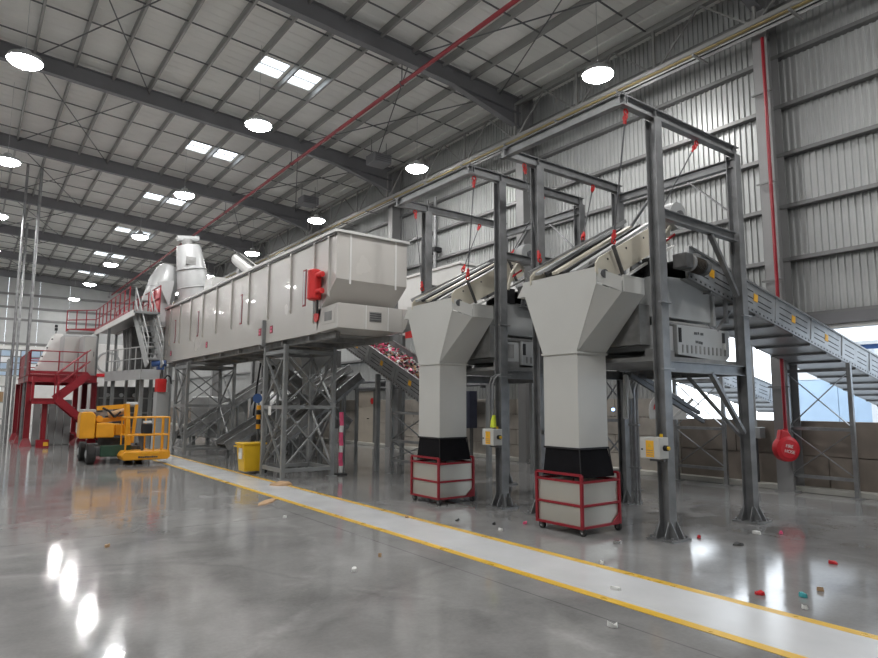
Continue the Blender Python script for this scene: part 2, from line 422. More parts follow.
# eaves lattice girder
for k in range(1, len(COLS)-1):
    ya, yb = COLS[k], COLS[k+1]
    g = MB().bar((12.55, ya, 9.45), (12.55, yb, 9.45), .09, .09).bar((12.55, ya, 10.55), (12.55, yb, 10.55), .08, .08)
    gg = g.build('lattice_chords', 'purlin', ce)
    n = 3; s = BAY/n
    for i in range(n):
        y = ya+i*s
        MB().bar((12.55, y, 9.45), (12.55, y, 10.55), .06).build('lattice_post', 'purlin', ce)
        MB().bar((12.55, y, 9.45), (12.55, y+s/2, 10.55), .04).bar((12.55, y+s/2, 10.55), (12.55, y+s, 9.45), .04).build('lattice_diagonal', 'purlin', ce)
    MB().bar((12.55, ya, 9.38), (13.1, ya, 9.38), .08, .1).build('bracket', 'purlin', ce)
    MB().bar((12.55, ya+BAY/2, 9.38), (13.2, ya+BAY/2, 9.38), .06, .06).build('bracket', 'purlin', ce)

# ------------------------------------------------------------------ outside the wall opening
o = thing('outdoor_building', 'pale blue and white building outside the wall opening', 'building', (30, 4, 0))
for i in range(16): MB().box((26, -14+i*1.6, -.02), (27, -14+i*1.6+1.58, 2.6)).build('wall_panel', 'outside_blue', o)
for i in range(16): MB().box((26.05, -14+i*1.6, 2.62), (27, -14+i*1.6+1.58, 7)).build('wall_panel', 'outside_white', o)
o = thing('outdoor_canopy', 'white sloping canopy with blue ribs outside the wall opening', 'canopy', (22, 6.8, 0))
MB().prism([(19.5, 5.9, 3.3), (25.5, 5.9, 4.9), (25.5, 5.9, 5.0), (19.5, 5.9, 3.4)], (0, 2.6, 0)).build('roof', 'outside_white', o)
for i in range(6): MB().bar((19.6+i*1.15, 5.9, 3.25+i*.307), (19.6+i*1.15, 8.5, 3.25+i*.307), .12, .14).build('rib', 'blue', o)
for y in (5.95, 8.45): MB().bar((19.5, y, 3.27), (25.5, y, 4.87), .1, .16).build('edge_beam', 'blue', o); MB().bar((24.9, y, -.02), (24.9, y, 4.7), .15).build('post', 'outside_white', o)

# ------------------------------------------------------------------ lamps
rows = [(.5, 'left-hand row'), (5.72, 'middle row'), (10.85, 'row by the wall'), (-4.7, 'unseen left row added for light')]  # last row is out of view, added for its light
for x, rn in rows:
    lamp0 = None
    for k in range(-1, 7):
        y = 8.6+7.13*k; z = 9.0
        if k == -1: lab = f'round high bay lamp added for light behind the camera, {rn}'  # out of view, added to light the hall behind the camera
        else: lab = f'{["nearest", "second", "third", "fourth", "fifth", "sixth", "farthest"][k]} glowing high bay lamp from camera in the {rn}'
        if lamp0 is None:
            t = thing('high_bay_lamp', lab, 'lamp', (x, y, z), 'high bay lamps under the roof')
            MB().lathe((x, y, z), (0,0,1), [(.345, .0), (.35, .03), (.31, .10), (.12, .16), (.10, .24), (.05, .26)], 24).build('housing', 'machine_grey', t)
            MB().lathe((x, y, z-.008), (0,0,1), [(.12, -.10), (.25, -.07), (.325, -.02), (.33, .006)], 24).build('lens', 'lamp_light', t)
            MB().tube((x, y, z+.3), (x, y, rtop(x)-.03), .006, 6).build('suspension_wire', 'machine_grey', t)
            MB().ring((x, y, z+.30), (1, 0, 0), .04, .01, 10, 5).build('hook', 'chrome', t)
            lamp0 = t
        else: copy_tree(lamp0, (0, 7.13*(k+1), 0), lab)

# fire mains
t = thing('fire_main_pipe', 'long red fire main pipe hung under the roof rafters', 'pipe', (8.7, 20, 10.1))
MB().tube((8.7, -8, 10.12), (8.7, 55, 10.12), .055, 10).build('pipe_run', 'dark_red', t)
for y in COLS:
    MB().ring((8.7, y+.3, 10.12), (0,1,0), .065, .018, 12, 5).build('pipe_clamp', 'dark_steel', t)
    MB().bar((8.7, y+.3, 10.18), (8.7, y+.3, 10.75), .02).build('hanger', 'dark_steel', t)
t = thing('fire_riser_pipe', 'vertical red riser pipe clamped to the near wall column', 'pipe', (12.58, 5.78, 1.2))
MB().tube((12.58, 5.78, 1.05), (12.58, 5.78, 9.15), .034, 10).build('pipe_run', 'red', t)
for z in (2.0, 4.1, 6.1, 8.0):
    MB().bar((12.62, 5.68, z), (12.62, 6.08, z), .04, .03).build('pipe_clamp', 'girt', t)
t = thing('hose_reel', 'red covered fire hose reel with white lettering at foot of riser', 'hose reel', (12.5, 5.78, .55))
hx = V(-.50, -.87, 0).normalized(); hs = V(hx.y, -hx.x, 0)*-1.0; hc = V(12.5, 5.76, .83)
hs = V(.87, -.50, 0)
MB().lathe(hc, hx, [(.18, -.10), (.235, -.07), (.245, 0), (.235, .07), (.17, .10)], 24).build('cover', 'bright_red', t)
MB().prism([hc+hs*-.17+V(0, 0, .16)-hx*.05, hc+hs*.12+V(0, 0, .18)-hx*.05, hc+hs*.02+V(0, 0, .34)-hx*.05, hc+hs*-.12+V(0, 0, .36)-hx*.05], hx*.12).build('cover_hood', 'bright_red', t, bev=.02)
MB().tube((12.56, 5.78, 1.08), (12.56, 5.78, 1.2), .045, 10).build('valve', 'bright_red', t)
MB().bar((12.55, 5.82, .83), (12.72, 5.86, .83), .1).build('bracket', 'dark_steel', t)
up_ = (V(0, 0, 1)+hs*.18).normalized(); xd = (hs-V(0, 0, 1)*.18).normalized()
text('FIRE', .085, 'paper', t, hc+hx*.105+V(0, 0, .05), xd, up_)
text('HOSE', .085, 'paper', t, hc+hx*.105+V(0, 0, -.05), xd, up_)
# wall box + conduit beside the column
t = thing('wall_junction_box', 'grey junction box with conduit between block wall and near column', 'box', (12.95, 6.55, 1.0))
MB().box((12.88, 6.42, .98), (13.1, 6.72, 1.2)).build('enclosure', 'machine_grey', t, bev=.01)
MB().tube((13.02, 6.57, .1), (13.02, 6.57, .98), .025, 8).build('conduit', 'dark_steel', t)
MB().tube((13.02, 6.57, 1.2), (13.02, 6.57, 3.3), .025, 8).build('conduit', 'machine_grey', t)

# cable tray
t = thing('cable_tray', 'overhead cable tray carrying yellow and white cables beside the eaves girder', 'cable tray', (12.25, 20, 9.2))
MB().box((12.05, -6, 9.2), (12.07, 54, 9.29)).build('side_rail', 'purlin', t)
MB().box((12.45, -6, 9.2), (12.47, 54, 9.29)).build('side_rail', 'purlin', t)
for i in range(60):
    inst('rung', BM.setdefault('rung', MB().box((0, 0, 0), (.4, .04, .02)).mesh('rung', 'purlin')), t, (12.06, -5.5+i, 9.2))
for x, mm, zz in ((12.12, 'cable_yellow', 9.20), (12.17, 'cable_yellow', 9.205), (12.25, 'cable_white', 9.20), (12.31, 'black', 9.205), (12.37, 'cable_white', 9.20), (12.42, 'cable_white', 9.2)):
    MB().path([(x+random.uniform(-.012, .012), -6+i*2, zz) for i in range(31)], .018, 6).build('cable', mm, t)
for k in range(30):
    y = -5+2*k; MB().bar((12.03, y, 9.15), (12.6, y, 9.15), .05, .04).build('tray_arm', 'purlin', t)

# unit heaters under the rafters
for i, (x, y, l) in enumerate(((11.0, 18.3, 'grey box heater hung under roof near the second lamp of the wall row'), (11.0, 24.0, 'grey box heater hung under roof beyond the third rafter'))):
    t = thing('unit_heater', l, 'heater', (x, y, 9.9), 'heaters under the roof')
    MB().box((x-.35, y-.3, 9.95), (x+.35, y+.3, 10.28)).build('casing', 'rafter_grey', t, bev=.02)
    for k in range(4): MB().box((x-.3, y-.31, 9.99+k*.07), (x+.3, y-.3, 10.02+k*.07)).build('louvre', 'dark_steel', t)
    for sx in (-.3, .3): MB().tube((x+sx, y, 10.28), (x+sx, y, rtop(x)-.2), .012, 6).build('hanger', 'dark_steel', t)

# ------------------------------------------------------------------ sorting line (built once at y0 = 0, copied by 3.02 m)
LINE = 3.02
def base_plate(t, x, y, m='frame_steel'):
    pl = MB().box((x-.19, y-.19, .0), (x+.19, y+.19, .022)).build('base_plate', m, t)
    for a, b in ((1, 0), (-1, 0), (0, 1), (0, -1)):
        for sd in (-.06, .06):
            if ('gus', a, b) not in BM:
                if a: BM[('gus', a, b)] = MB().prism([(a*.075, -.006, 0), (a*.17, -.006, 0), (a*.17, -.006, .03), (a*.085, -.006, .2), (a*.075, -.006, .2)], (0, .012, 0)).mesh('gusset', m)
                else: BM[('gus', a, b)] = MB().prism([(-.006, b*.075, 0), (-.006, b*.17, 0), (-.006, b*.17, .03), (-.006, b*.085, .2), (-.006, b*.075, .2)], (.012, 0, 0)).mesh('gusset', m)
            inst('gusset', BM[('gus', a, b)], pl, (x, y+sd, .022) if a else (x+sd, y, .022))
    for a in (-.15, .15):
        for b in (-.15, .15): inst('anchor_bolt', BM.setdefault('bolt', MB().tube((0,0,0), (0,0,.035), .016, 6).mesh('anchor_bolt', 'galv')), pl, (x+a, y+b, .022))
XA, XB, YA, YC = 7.07, 9.1, 4.72, 6.86
ZT = 5.42
def gantry():
    t = thing('gantry_frame', 'nearest tall grey steel gantry frame, standing around the right-hand chute', 'steel frame', ((XA+XB)/2, (YA+YC)/2, 0), 'gantry frames over the sorting line')
    for x in (XA, XB):
        for y in (YA, YC):
            p = MB().ibeam((x, y, .02), (x, y, ZT), .152, .152, .011, up=(0, 1, 0)).build('post', 'frame_steel', t)
            base_plate(t, x, y)
            for z in (2.95, 2.1) if (x == XA) else (2.95,):
                MB().bar((x-.12, y-.082, z), (x+.12, y-.082, z), .05, .02, up=(0,0,1)).build('clamp', 'galv', p)
    for y in (YA, YC):
        b = MB().ibeam((6.36, y, ZT+.07), (XB+.1, y, ZT+.07), .14, .10, .01).build('top_beam', 'frame_steel', t)
        for x in (XA, XB-.02, 6.46): MB().box((x-.005, y-.05, ZT+.01), (x+.005, y+.05, ZT+.13)).build('stiffener', 'frame_steel', b)
        MB().ibeam((XA, y, 2.14), (XB, y, 2.14), .14, .1, .01).build('deck_beam', 'frame_steel', t)
    MB().ibeam((XA+.08, YA, 4.15), (XB-.08, YA, 4.13), .13, .10, .01).build('mid_beam', 'frame_steel', t)
    MB().ibeam((XA+.08, YC, 3.9), (XB-.08, YC, 3.9), .13, .10, .01).build('mid_beam', 'frame_steel', t)
    MB().ibeam((6.42, YA-.05, ZT+.09), (6.42, YC+.12, ZT+.09), .15, .10, .01).build('runway_beam', 'frame_steel', t)
    MB().ibeam((XB, YA, ZT-.12), (XB, YC, ZT-.12), .14, .10, .01).build('side_beam', 'frame_steel', t)
    MB().ibeam((XB, YA, 2.14), (XB, YC, 2.14), .14, .10, .01).build('side_beam', 'frame_steel', t)
    MB().bar((XB, YA+.75, ZT-.2), (XB, YA+.08, 4.55), .06, .02).build('diagonal_brace', 'galv', t)
    MB().bar((XB, YC-.75, ZT-.2), (XB, YC-.08, 4.55), .06, .02).build('diagonal_brace', 'galv', t)
    MB().bar((XB-.75, YA, 4.07), (XB-.08, YA, 3.25), .07, .05).build('diagonal_brace', 'frame_steel', t)
    MB().bar((XA+.1, YC-.0, 1.25), (XA+.9, YC, 2.08), .07, .05).build('diagonal_brace', 'frame_steel', t)
    MB().bar((XB-.1, YA, 1.25), (XB-.9, YA, 2.08), .07, .05).build('diagonal_brace', 'frame_steel', t)
    MB().bar((XB, YA+.1, 1.2), (XB, YA+.9, 2.08), .06, .04).build('diagonal_brace', 'frame_steel', t)
    MB().bar((XA, YC-.1, 1.2), (XA, YC-.9, 2.08), .06, .04).build('diagonal_brace', 'frame_steel', t)
    return t
g1 = gantry()

def chute():
    t = thing('discharge_chute', 'right-hand pale grey chute with flared top, nearest the camera', 'chute', (6.7, 5.85, .72), 'discharge chutes')
    x0, x1, y0, y1 = 6.42, 7.0, 5.55, 6.16
    d = MB().box((x0, y0, 1.07), (x1, y1, 2.33)).build('duct', 'chute_white', t)
    MB().box((x0-.02, y0-.02, 2.32), (x1+.02, y1+.02, 2.345)).build('flange', 'chute_white', t)
    A = [V(x0, y0, 2.345), V(6.6, y0, 2.345), V(x1, y0, 2.345), V(x1, y1, 2.345), V(x0, y1, 2.345)]
    B = [V(x0, 5.20, 3.20), V(6.70, 5.02, 3.10), V(7.14, 4.99, 3.10), V(7.14, 6.50, 3.10), V(x0, 6.50, 3.20)]
    MB().hexa(A, B).build('hopper', 'chute_white', t)
    MB().prism([(x0-.014, y0, 2.345), (x0-.014, y1, 2.345), (x0-.014, 6.50, 3.2), (x0-.014, 6.54, 3.40), (x0-.014, 5.19, 3.41), (x0-.014, 5.20, 3.20)], (.014, 0, 0)).build('front_plate', 'chute_white', t)
    MB().prism([(x0, 5.19, 3.22), (x0+.28, 5.02, 3.10), (x0+.28, 5.02, 3.30), (x0, 5.19, 3.41)], (.012, .01, 0)).build('corner_wing', 'chute_white', t)
    MB().box((x0+.28, 4.99, 3.10), (7.14, 5.01, 3.31)).build('side_band', 'chute_white', t)
    MB().box((x0+.1, 6.50, 3.12), (7.14, 6.52, 3.4)).build('side_band', 'chute_white', t)
    MB().prism([(x0-.01, 6.5, 3.2), (x0-.01, 6.66, 3.2), (x0-.01, 6.54, 3.36)], (.3, 0, 0)).build('side_wing', 'chute_white', t)
    for a, b in (((x0, 5.19, 3.41), (x0, 6.54, 3.40)), ((x0+.28, 5.0, 3.31), (7.14, 5.0, 3.31))): MB().bar(a, b, .03, .02).build('rim', 'chute_white', t)
    sk = MB().hexa([V(x0+.01, y0+.01, 1.08), V(x1-.01, y0+.01, 1.08), V(x1-.01, y1-.01, 1.08), V(x0+.01, y1-.01, 1.08)],
                   [V(x0-.02, y0-.03, .70), V(x1+.06, y0-.05, .70), V(x1+.06, y1+.02, .70), V(x0-.02, y1+.02, .70)]).build('fabric_skirt', 'black_fabric', t)
    MB().box((x0-.012, y0-.012, 1.06), (x1+.012, y1+.012, 1.085)).build('skirt_clamp', 'black', t)
    for (x, y) in ((x0-.004, y0-.006), (x1+.003, y0-.008)):
        MB().bar((x, y, 1.06), (x-.018 if x < 6.7 else x+.05, y-.03, .71), .012).build('skirt_seam', 'black', sk)
    return t
ch1 = chute()

def cart():
    t = thing('bin_cart', 'red framed steel bin cart under the right-hand chute', 'cart', (6.68, 5.82, 0), 'bin carts under the chutes')
    x0, x1, y0, y1, zb, zt = 6.32, 7.06, 5.44, 6.22, .10, .68
    e = .03
    fr = MB()
    for z in (zb, (zb+zt)/2-.02, zt-.02):
        for a, b in (((x0,y0),(x1,y0)),((x1,y0),(x1,y1)),((x1,y1),(x0,y1)),((x0,y1),(x0,y0))): fr.bar((*a, z), (*b, z), e)
    fr.build('frame_rails', 'red', t)
    for (x, y) in ((x0,y0),(x1,y0),(x1,y1),(x0,y1)): MB().bar((x, y, zb-.015), (x, y, zt+.07), e+.006).build('corner_post', 'red', t)
    for x in (x0, x1): MB().bar((x, y0, zt+.07), (x, y1, zt+.07), e).build('push_handle', 'red', t)
    for (a, b) in (((x0+.008, y0+.02), (x0+.012, y1-.02)), ((x1-.012, y0+.02), (x1-.008, y1-.02)), ((x0+.02, y0+.008), (x1-.02, y0+.012)), ((x0+.02, y1-.012), (x1-.02, y1-.008))):
        for (za, zc) in ((zb+.016, .345), (.385, zt-.036)): MB().box((*a, za), (*b, zc)).build('side_panel', 'bin_steel', t)
    MB().box((x0+.015, y0+.015, zb), (x1-.015, y1-.015, zb+.01)).build('bin_floor', 'bin_steel', t)
    MB().prism([(x1-.16, y0-.002, zb+.015), (x1-.02, y0-.002, zb+.015), (x1-.02, y0-.002, zb+.13)], (0, -.012, 0)).build('corner_gusset', 'red', t)
    for (x, y) in ((x0+.02,y0+.04),(x1-.02,y0+.04),(x1-.02,y1-.04),(x0+.02,y1-.04)):
        wh = MB().tube((x-.018, y-.03, .05), (x+.018, y-.03, .05), .05, 16).build('caster_wheel', 'rubber', t)
        MB().tube((x-.022, y-.03, .05), (x+.022, y-.03, .05), .022, 12).build('hub', 'chrome', wh)
        MB().box((x-.028, y-.05, .05), (x-.021, y-.01, .10)).box((x+.021, y-.05, .05), (x+.028, y-.01, .10)).build('fork', 'plate_dark', wh)
    return t
ca1 = cart()

# hanging overband magnet separator
A27 = math.radians(27.5)
def magnet():
    t = thing('overband_separator', 'inclined cream sided belt separator hanging in the nearest gantry frame', 'separator', (7.3, 5.8, 3.5), 'hanging separators')
    d = V(math.cos(A27), 0, math.sin(A27)); u = V(-math.sin(A27), 0, math.cos(A27)); p0 = V(6.44, 0, 3.27)
    def pt(a, b, y): q = p0+d*a+u*b; return V(q.x, y, q.z)
    L = 1.75
    for y in (5.18, 6.36):
        poly = [pt(.0, .10, y), pt(.06, -.06, y), pt(.16, -.1, y), pt(L, -.1, y), pt(L+.1, -.02, y), pt(L+.1, .16, y), pt(L, .24, y), pt(.16, .24, y), pt(.05, .2, y)]
        sp = MB().prism(poly, (0, .02, 0)).build('side_plate', 'cream', t)
        for a in (.3, .75, 1.2, 1.6):
            MB().tube(pt(a, .16, y-.004), pt(a, .16, y+.024), .016, 8).build('hole', 'slot_dark', sp)
    # belt loop
    n = 8; loop = []
    for i in range(n+1): th = math.pi/2+math.pi*i/n; loop.append((.42+.1*math.cos(th), .06+.1*math.sin(th)))
    for i in range(n+1): th = -math.pi/2+math.pi*i/n; loop.append((L-.02+.1*math.cos(th), .06+.1*math.sin(th)))
    MB().prism([pt(a, b, 5.22) for a, b in loop], (0, 1.12, 0)).build('belt', 'belt', t)
    for k in range(7):
        y = 5.27+k*.165
        MB().bar(pt(.04+.01*k, .10+.018*k, y), pt(L+.3, .18+.01*k, y), .055 if k % 2 else .10, .04, up=u).build('belt_rail', ('cream', 'slot_dark', 'machine_grey', 'slot_dark', 'cream', 'slot_dark', 'machine_grey')[k], t)
    MB().bar(pt(.1, .24, 6.42), pt(L+.95, .24, 6.42), .03, .06, up=u).build('far_rail', 'galv', t)
    MB().tube(pt(L+.2, .22, 5.02), pt(L+.2, .22, 5.2), .2, 20).build('drive_motor', 'machine_grey', t)
    MB().tube(pt(L+.2, .22, 4.98), pt(L+.2, .22, 5.02), .07, 12).build('motor_boss', 'dark_steel', t)
    for a, y in ((.42, 5.12), (L-.25, 5.12), (.42, 6.44), (L-.25, 6.44)):
        MB().bar(pt(a, -.12, y), pt(a, .30, y), .05, .02, up=d).build('lifting_lug', 'plate_dark', t)
    MB().tube(pt(.1, .02, 5.13), pt(.1, .02, 5.18), .06, 12).build('bearing', 'dark_steel', t)
    MB().bar(pt(.05, -.16, 5.13), pt(L, -.16, 5.13), .05, .03, up=u).build('lower_rail', 'white_paint', t)
    return t, pt, L
mg1, mpt, mL = magnet()
# slings
def sling(a, b, lab):
    t = thing('hanging_sling', lab, 'sling', b, 'slings holding the separators')
    a, b = Vector(a), Vector(b); dn = (b-a).normalized()
    MB().tube(a+dn*.16, b-dn*.16, .010, 6).build('steel_rod', 'dark_steel', t)
    for q, s in ((a, 1), (b, -1)):
        sh = MB()
        sh.ring(q+dn*s*.05, (0, 1, 0), .035, .012, 12, 6); sh.ring(q+dn*s*.12, (1, 0, 0), .03, .012, 12, 6)
        sh.bar(q+dn*s*.07, q+dn*s*.2, .03); sh.build('shackle', 'signal_red', t)
    return t
S = []
S.append(sling((6.50, YA, ZT), mpt(.42, .30, 5.12), 'steel rod sling with red shackles, outer near corner of nearest gantry frame'))
S.append(sling((8.15, YA, ZT), mpt(mL-.25, .30, 5.12), 'steel rod sling with red shackles, inner near corner of nearest gantry frame'))
S.append(sling((6.78, YC, ZT), mpt(.42, .30, 6.44), 'steel rod sling with red shackles, outer far corner of nearest gantry frame'))
S.append(sling((8.45, YC, ZT), mpt(mL-.25, .30, 6.44), 'steel rod sling with red shackles, inner far corner of nearest gantry frame'))

def sorter():
    t = thing('sorting_machine', 'grey sorting machine housing with vent slots inside the nearest gantry frame', 'machine', (8.2, 5.6, 2.21), 'sorting machines on the frame decks')
    MB().prism([(7.40, 4.98, 2.84), (8.72, 4.98, 2.84), (8.72, 4.98, 3.46), (7.40, 4.98, 3.40)], (0, 1.5, 0)).build('upper_housing', 'machine_grey', t, bev=.01)
    MB().box((8.74, 4.95, 2.8), (8.80, 5.01, 3.5)).build('corner_strut', 'machine_grey', t)
    MB().tube((7.42, 4.97, 2.76), (8.6, 4.97, 2.76), .035, 10).build('guard_tube', 'dirty_grey', t)
    b = MB().prism([(7.72, 4.9, 2.33), (8.92, 4.9, 2.27), (9.06, 4.9, 2.36), (9.06, 4.9, 2.74), (7.72, 4.9, 2.74)], (0, 1.3, 0)).build('cabinet', 'machine_grey', t, bev=.008)
    for i in range(11):
        x = 7.82+i*.108; MB().box((x, 4.893, 2.36), (x+.035, 4.902, 2.47)).build('vent_slot', 'dirty_grey', b)
    for i in range(6): MB().box((7.745+i*.012, 4.893, 2.5), (7.751+i*.012, 4.902, 2.70)).build('grille_bar', 'slot_dark', b)
    for i, (x, z, l) in enumerate(((8.13, 2.63, .07), (8.22, 2.635, .03), (8.29, 2.63, .07), (8.16, 2.51, .06), (8.235, 2.505, .05), (8.295, 2.5, .04))):
        MB().box((x, 4.895, z), (x+l, 4.902, z+.035)).build('printed_mark', 'plate_dark', b)
    MB().box((8.86, 4.893, 2.55), (8.93, 4.902, 2.70)).build('display', 'slot_dark', b)
    MB().box((8.90, 4.88, 2.45), (8.925, 4.902, 2.55)).build('handle', 'white_paint', b)
    MB().box((7.40, 4.95, 2.38), (7.70, 6.2, 2.72)).build('side_cabinet', 'machine_grey', t, bev=.008)
    for i in range(5): MB().box((7.44+i*.03, 4.943, 2.44), (7.455+i*.03, 4.952, 2.68)).build('grille_bar', 'dirty_grey', t)
    MB().box((7.15, 4.8, 2.22), (9.2, 6.7, 2.28)).build('deck_plate', 'dirty_grey', t)
    MB().box((7.16, 5.1, 2.45), (7.39, 6.3, 3.0)).build('feed_throat', 'dirty_grey', t)
    for y in (5.0, 6.3): MB().bar((7.2, y, 2.33), (7.7, y, 2.33), .12, .1).build('skid', 'dirty_grey', t)
    # conveyor head drive
    MB().box((7.40, 4.95, 3.40), (7.62, 5.2, 3.66)).build('drive_guard', 'black', t)
    gm = MB().tube((7.78, 4.72, 3.575), (8.06, 4.72, 3.558), .095, 16).build('gear_motor', 'motor_brown', t)
    MB().box((7.56, 4.62, 3.48), (7.74, 4.83, 3.68)).build('gearbox', 'plate_dark', gm, bev=.015)
    MB().tube((7.73, 4.72, 3.578), (7.79, 4.72, 3.575), .125, 16).build('flange', 'dirty_grey', gm)
    MB().tube((8.06, 4.72, 3.558), (8.16, 4.72, 3.552), .115, 16).build('fan_cowl', 'plate_dark', gm)
    MB().box((7.86, 4.66, 3.66), (7.98, 4.76, 3.71)).build('terminal_box', 'dirty_grey', gm)
    for i in range(7): MB().tube((7.81+i*.034, 4.72, 3.573-i*.002), (7.822+i*.034, 4.72, 3.572-i*.002), .115, 16).build('cooling_fin', 'motor_brown', gm)
    MB().path([(7.4, 4.9, 3.62), (7.46, 4.88, 3.9), (7.6, 4.87, 4.08)], .03, 8).build('flexible_hose', 'cream', t)
    MB().bar((7.45, 4.9, 3.83), (7.72, 4.88, 4.0), .02, .03).build('red_lever', 'bright_red', t)
    MB().bar((9.0, 4.9, 2.85), (9.0, 4.9, 3.4), .05).build('strut', 'galv', t)
    MB().bar((8.75, 4.92, 2.72), (9.15, 4.92, 3.05), .05, .03).build('strut', 'galv', t)
    return t
so1 = sorter()

# incline conveyor through the wall opening
def conveyor(name, lab, cat, a, b, wdt, axis, depth, m='conveyor_side', group=None, sticker=(), belt=True, under=True, slots=True):
    """a, b: near-side bottom ends of the frame; axis: unit vector across to the far side"""
    a, b, ax = Vector(a), Vector(b), Vector(axis); d = (b-a).normalized(); L = (b-a).length
    u = ax.cross(d); u = u if u.z > 0 else -u
    t = thing(name, lab, cat, (a+b)/2+ax*wdt/2, group)
    out = -ax
    def P(s, h, o=0.): return a+d*s+u*h+ax*o
    n = max(1, int(round(L/1.25))); seg = L/n
    for o in (0, wdt):
        for i in range(n):
            pl = MB().prism([P(i*seg+.006, .06, o), P((i+1)*seg-.006, .06, o), P((i+1)*seg-.006, depth, o), P(i*seg+.006, depth, o)], ax*.012).build('side_panel', m, t)
            if o == 0 and slots:
                for hh in (.32, .5, .74):
                    for (s0, s1) in ((.10, .42), (.55, .88)):
                        MB().prism([P((i+s0)*seg, depth*hh, -.003), P((i+s1)*seg, depth*hh, -.003), P((i+s1)*seg, depth*hh+.016, -.003), P((i+s0)*seg, depth*hh+.016, -.003)], ax*.004).build('slot', 'slot_dark', pl)
                if i in sticker:
                    c = (i+.48)*seg
                    MB().prism([P(c-.06, depth*.45, -.008), P(c+.06, depth*.45, -.008), P(c+.06, depth*.45+.12, -.008), P(c-.06, depth*.45+.12, -.008)], ax*.006).build('sticker', 'sticker', pl)
            MB().bar(P(i*seg, .03, o), P(i*seg, depth+.02, o), .05, .03, up=ax).build('joint_post', m, t)
        MB().bar(P(0, depth+.015, o), P(L, depth+.015, o), .05, .03, up=u).build('top_rail', 'galv', t)
        MB().bar(P(0, .03, o), P(L, .03, o), .05, .07, up=u).build('bottom_rail', 'galv', t)
    if slots:
        for k in range(int(L/.12)):
            inst('perforation', BM.setdefault(('perf', tuple(round(x, 3) for x in d)), MB().prism([(-d*.02)+u*-.012, d*.02+u*-.012, d*.02+u*.012, (-d*.02)+u*.012], ax*.003).mesh('perforation', 'slot_dark')), t, P(.06+k*.12, .03, -.028))
    if belt: MB().prism([P(0, depth*.62, .02), P(L, depth*.62, .02), P(L, depth*.62+.02, .02), P(0, depth*.62+.02, .02)], ax*(wdt-.03)).build('belt', 'belt', t)
    if under:
        k = int(L/.6)
        for i in range(k):
            s0, s1 = i*L/k+.01, (i+1)*L/k-.01
            MB().prism([P(s0, .0, .04), P(s1, .0, .04), P(s1, .008, .04), P(s0, .008, .04)], ax*(wdt-.06)).build('underpan', 'conveyor_side', t)
            MB().bar(P(s1, -.01, 0), P(s1, -.01, wdt), .03, .05, up=u).build('cross_member', 'galv', t)
    return t, P, L
def trestle(lab, legs, tops, m='trestle_grey', group=None, xb=True, rail=(.45, .55), w_=.07):
    """legs: two foot points; tops: two head heights; braced in the plane of the two legs"""
    a, b = Vector(legs[0]), Vector(legs[1]); ta, tb = tops
    t = thing('conveyor_trestle', lab, 'trestle', (a+b)/2, group)
    up = (b-a).normalized()
    for p, z in ((a, ta), (b, tb)):
        MB().bar(p+V(0,0,.012), (p.x, p.y, z), w_, w_, up=up).build('leg', m, t)
        MB().box((p.x-.09, p.y-.09, 0), (p.x+.09, p.y+.09, .014)).build('foot_plate', m, t)
    def at(p, z): return V(p.x, p.y, z)
    mn = min(ta, tb)
    lv = [.35]+[mn*f for f in rail]+[mn-.1] if False else [.32, mn*.5, mn-.12]
    for z in lv: MB().bar(at(a, z), at(b, z), .05, .06).build('rail', m, t)
    if xb:
        for z0, z1 in zip(lv, lv[1:]):
            MB().bar(at(a, z0+.03), at(b, z1-.03), .045, .012).build('cross_brace', m, t)
            MB().bar(at(b, z0+.03), at(a, z1-.03), .045, .012).build('cross_brace', m, t)
    return t
sl1 = -.187
cv1, cP, cL = conveyor('incline_conveyor', 'galvanised incline conveyor descending through the wall opening at right', 'conveyor', (7.95, 4.86, 3.407), (17.9, 4.86, 3.407-.188*9.95), .95, (0, 1, 0), .45, group='incline conveyors to the wall opening', sticker=(0, 1, 2, 3))
cv2 = copy_tree(cv1, (-.25, LINE, -.05), 'galvanised incline conveyor of the second line, behind the nearest gantry frame')
tr1 = trestle('galvanised cross braced trestle under the incline conveyor beside the hose reel', ((12.82, 4.72, 0), (12.82, 5.82, 0)), (2.42, 2.42), 'galv', 'conveyor trestles')
trestle('galvanised cross braced trestle by the wall seen behind the electrical box', ((12.75, 7.10, 0), (12.75, 8.22, 0)), (2.30, 2.30), 'galv', 'conveyor trestles')
trestle('short cross braced trestle under the conveyor head, behind the right gantry post', ((10.6, 7.75, 0), (10.6, 8.75, 0)), (2.66, 2.66), 'galv', 'conveyor trestles')

for src, lab in ((g1, 'second tall grey steel gantry frame, standing around the left-hand chute'), (ch1, 'left-hand pale grey chute with flared top, beside the long white bunker'),
                 (ca1, 'red framed steel bin cart under the left-hand chute'), (mg1, 'inclined cream sided belt separator hanging in the second gantry frame'),
                 (so1, 'grey sorting machine housing inside the second gantry frame')):
    copy_tree(src, (0, LINE, 0), lab)
for s in S: copy_tree(s, (0, LINE, 0), s['label'].replace('nearest gantry', 'second gantry'))

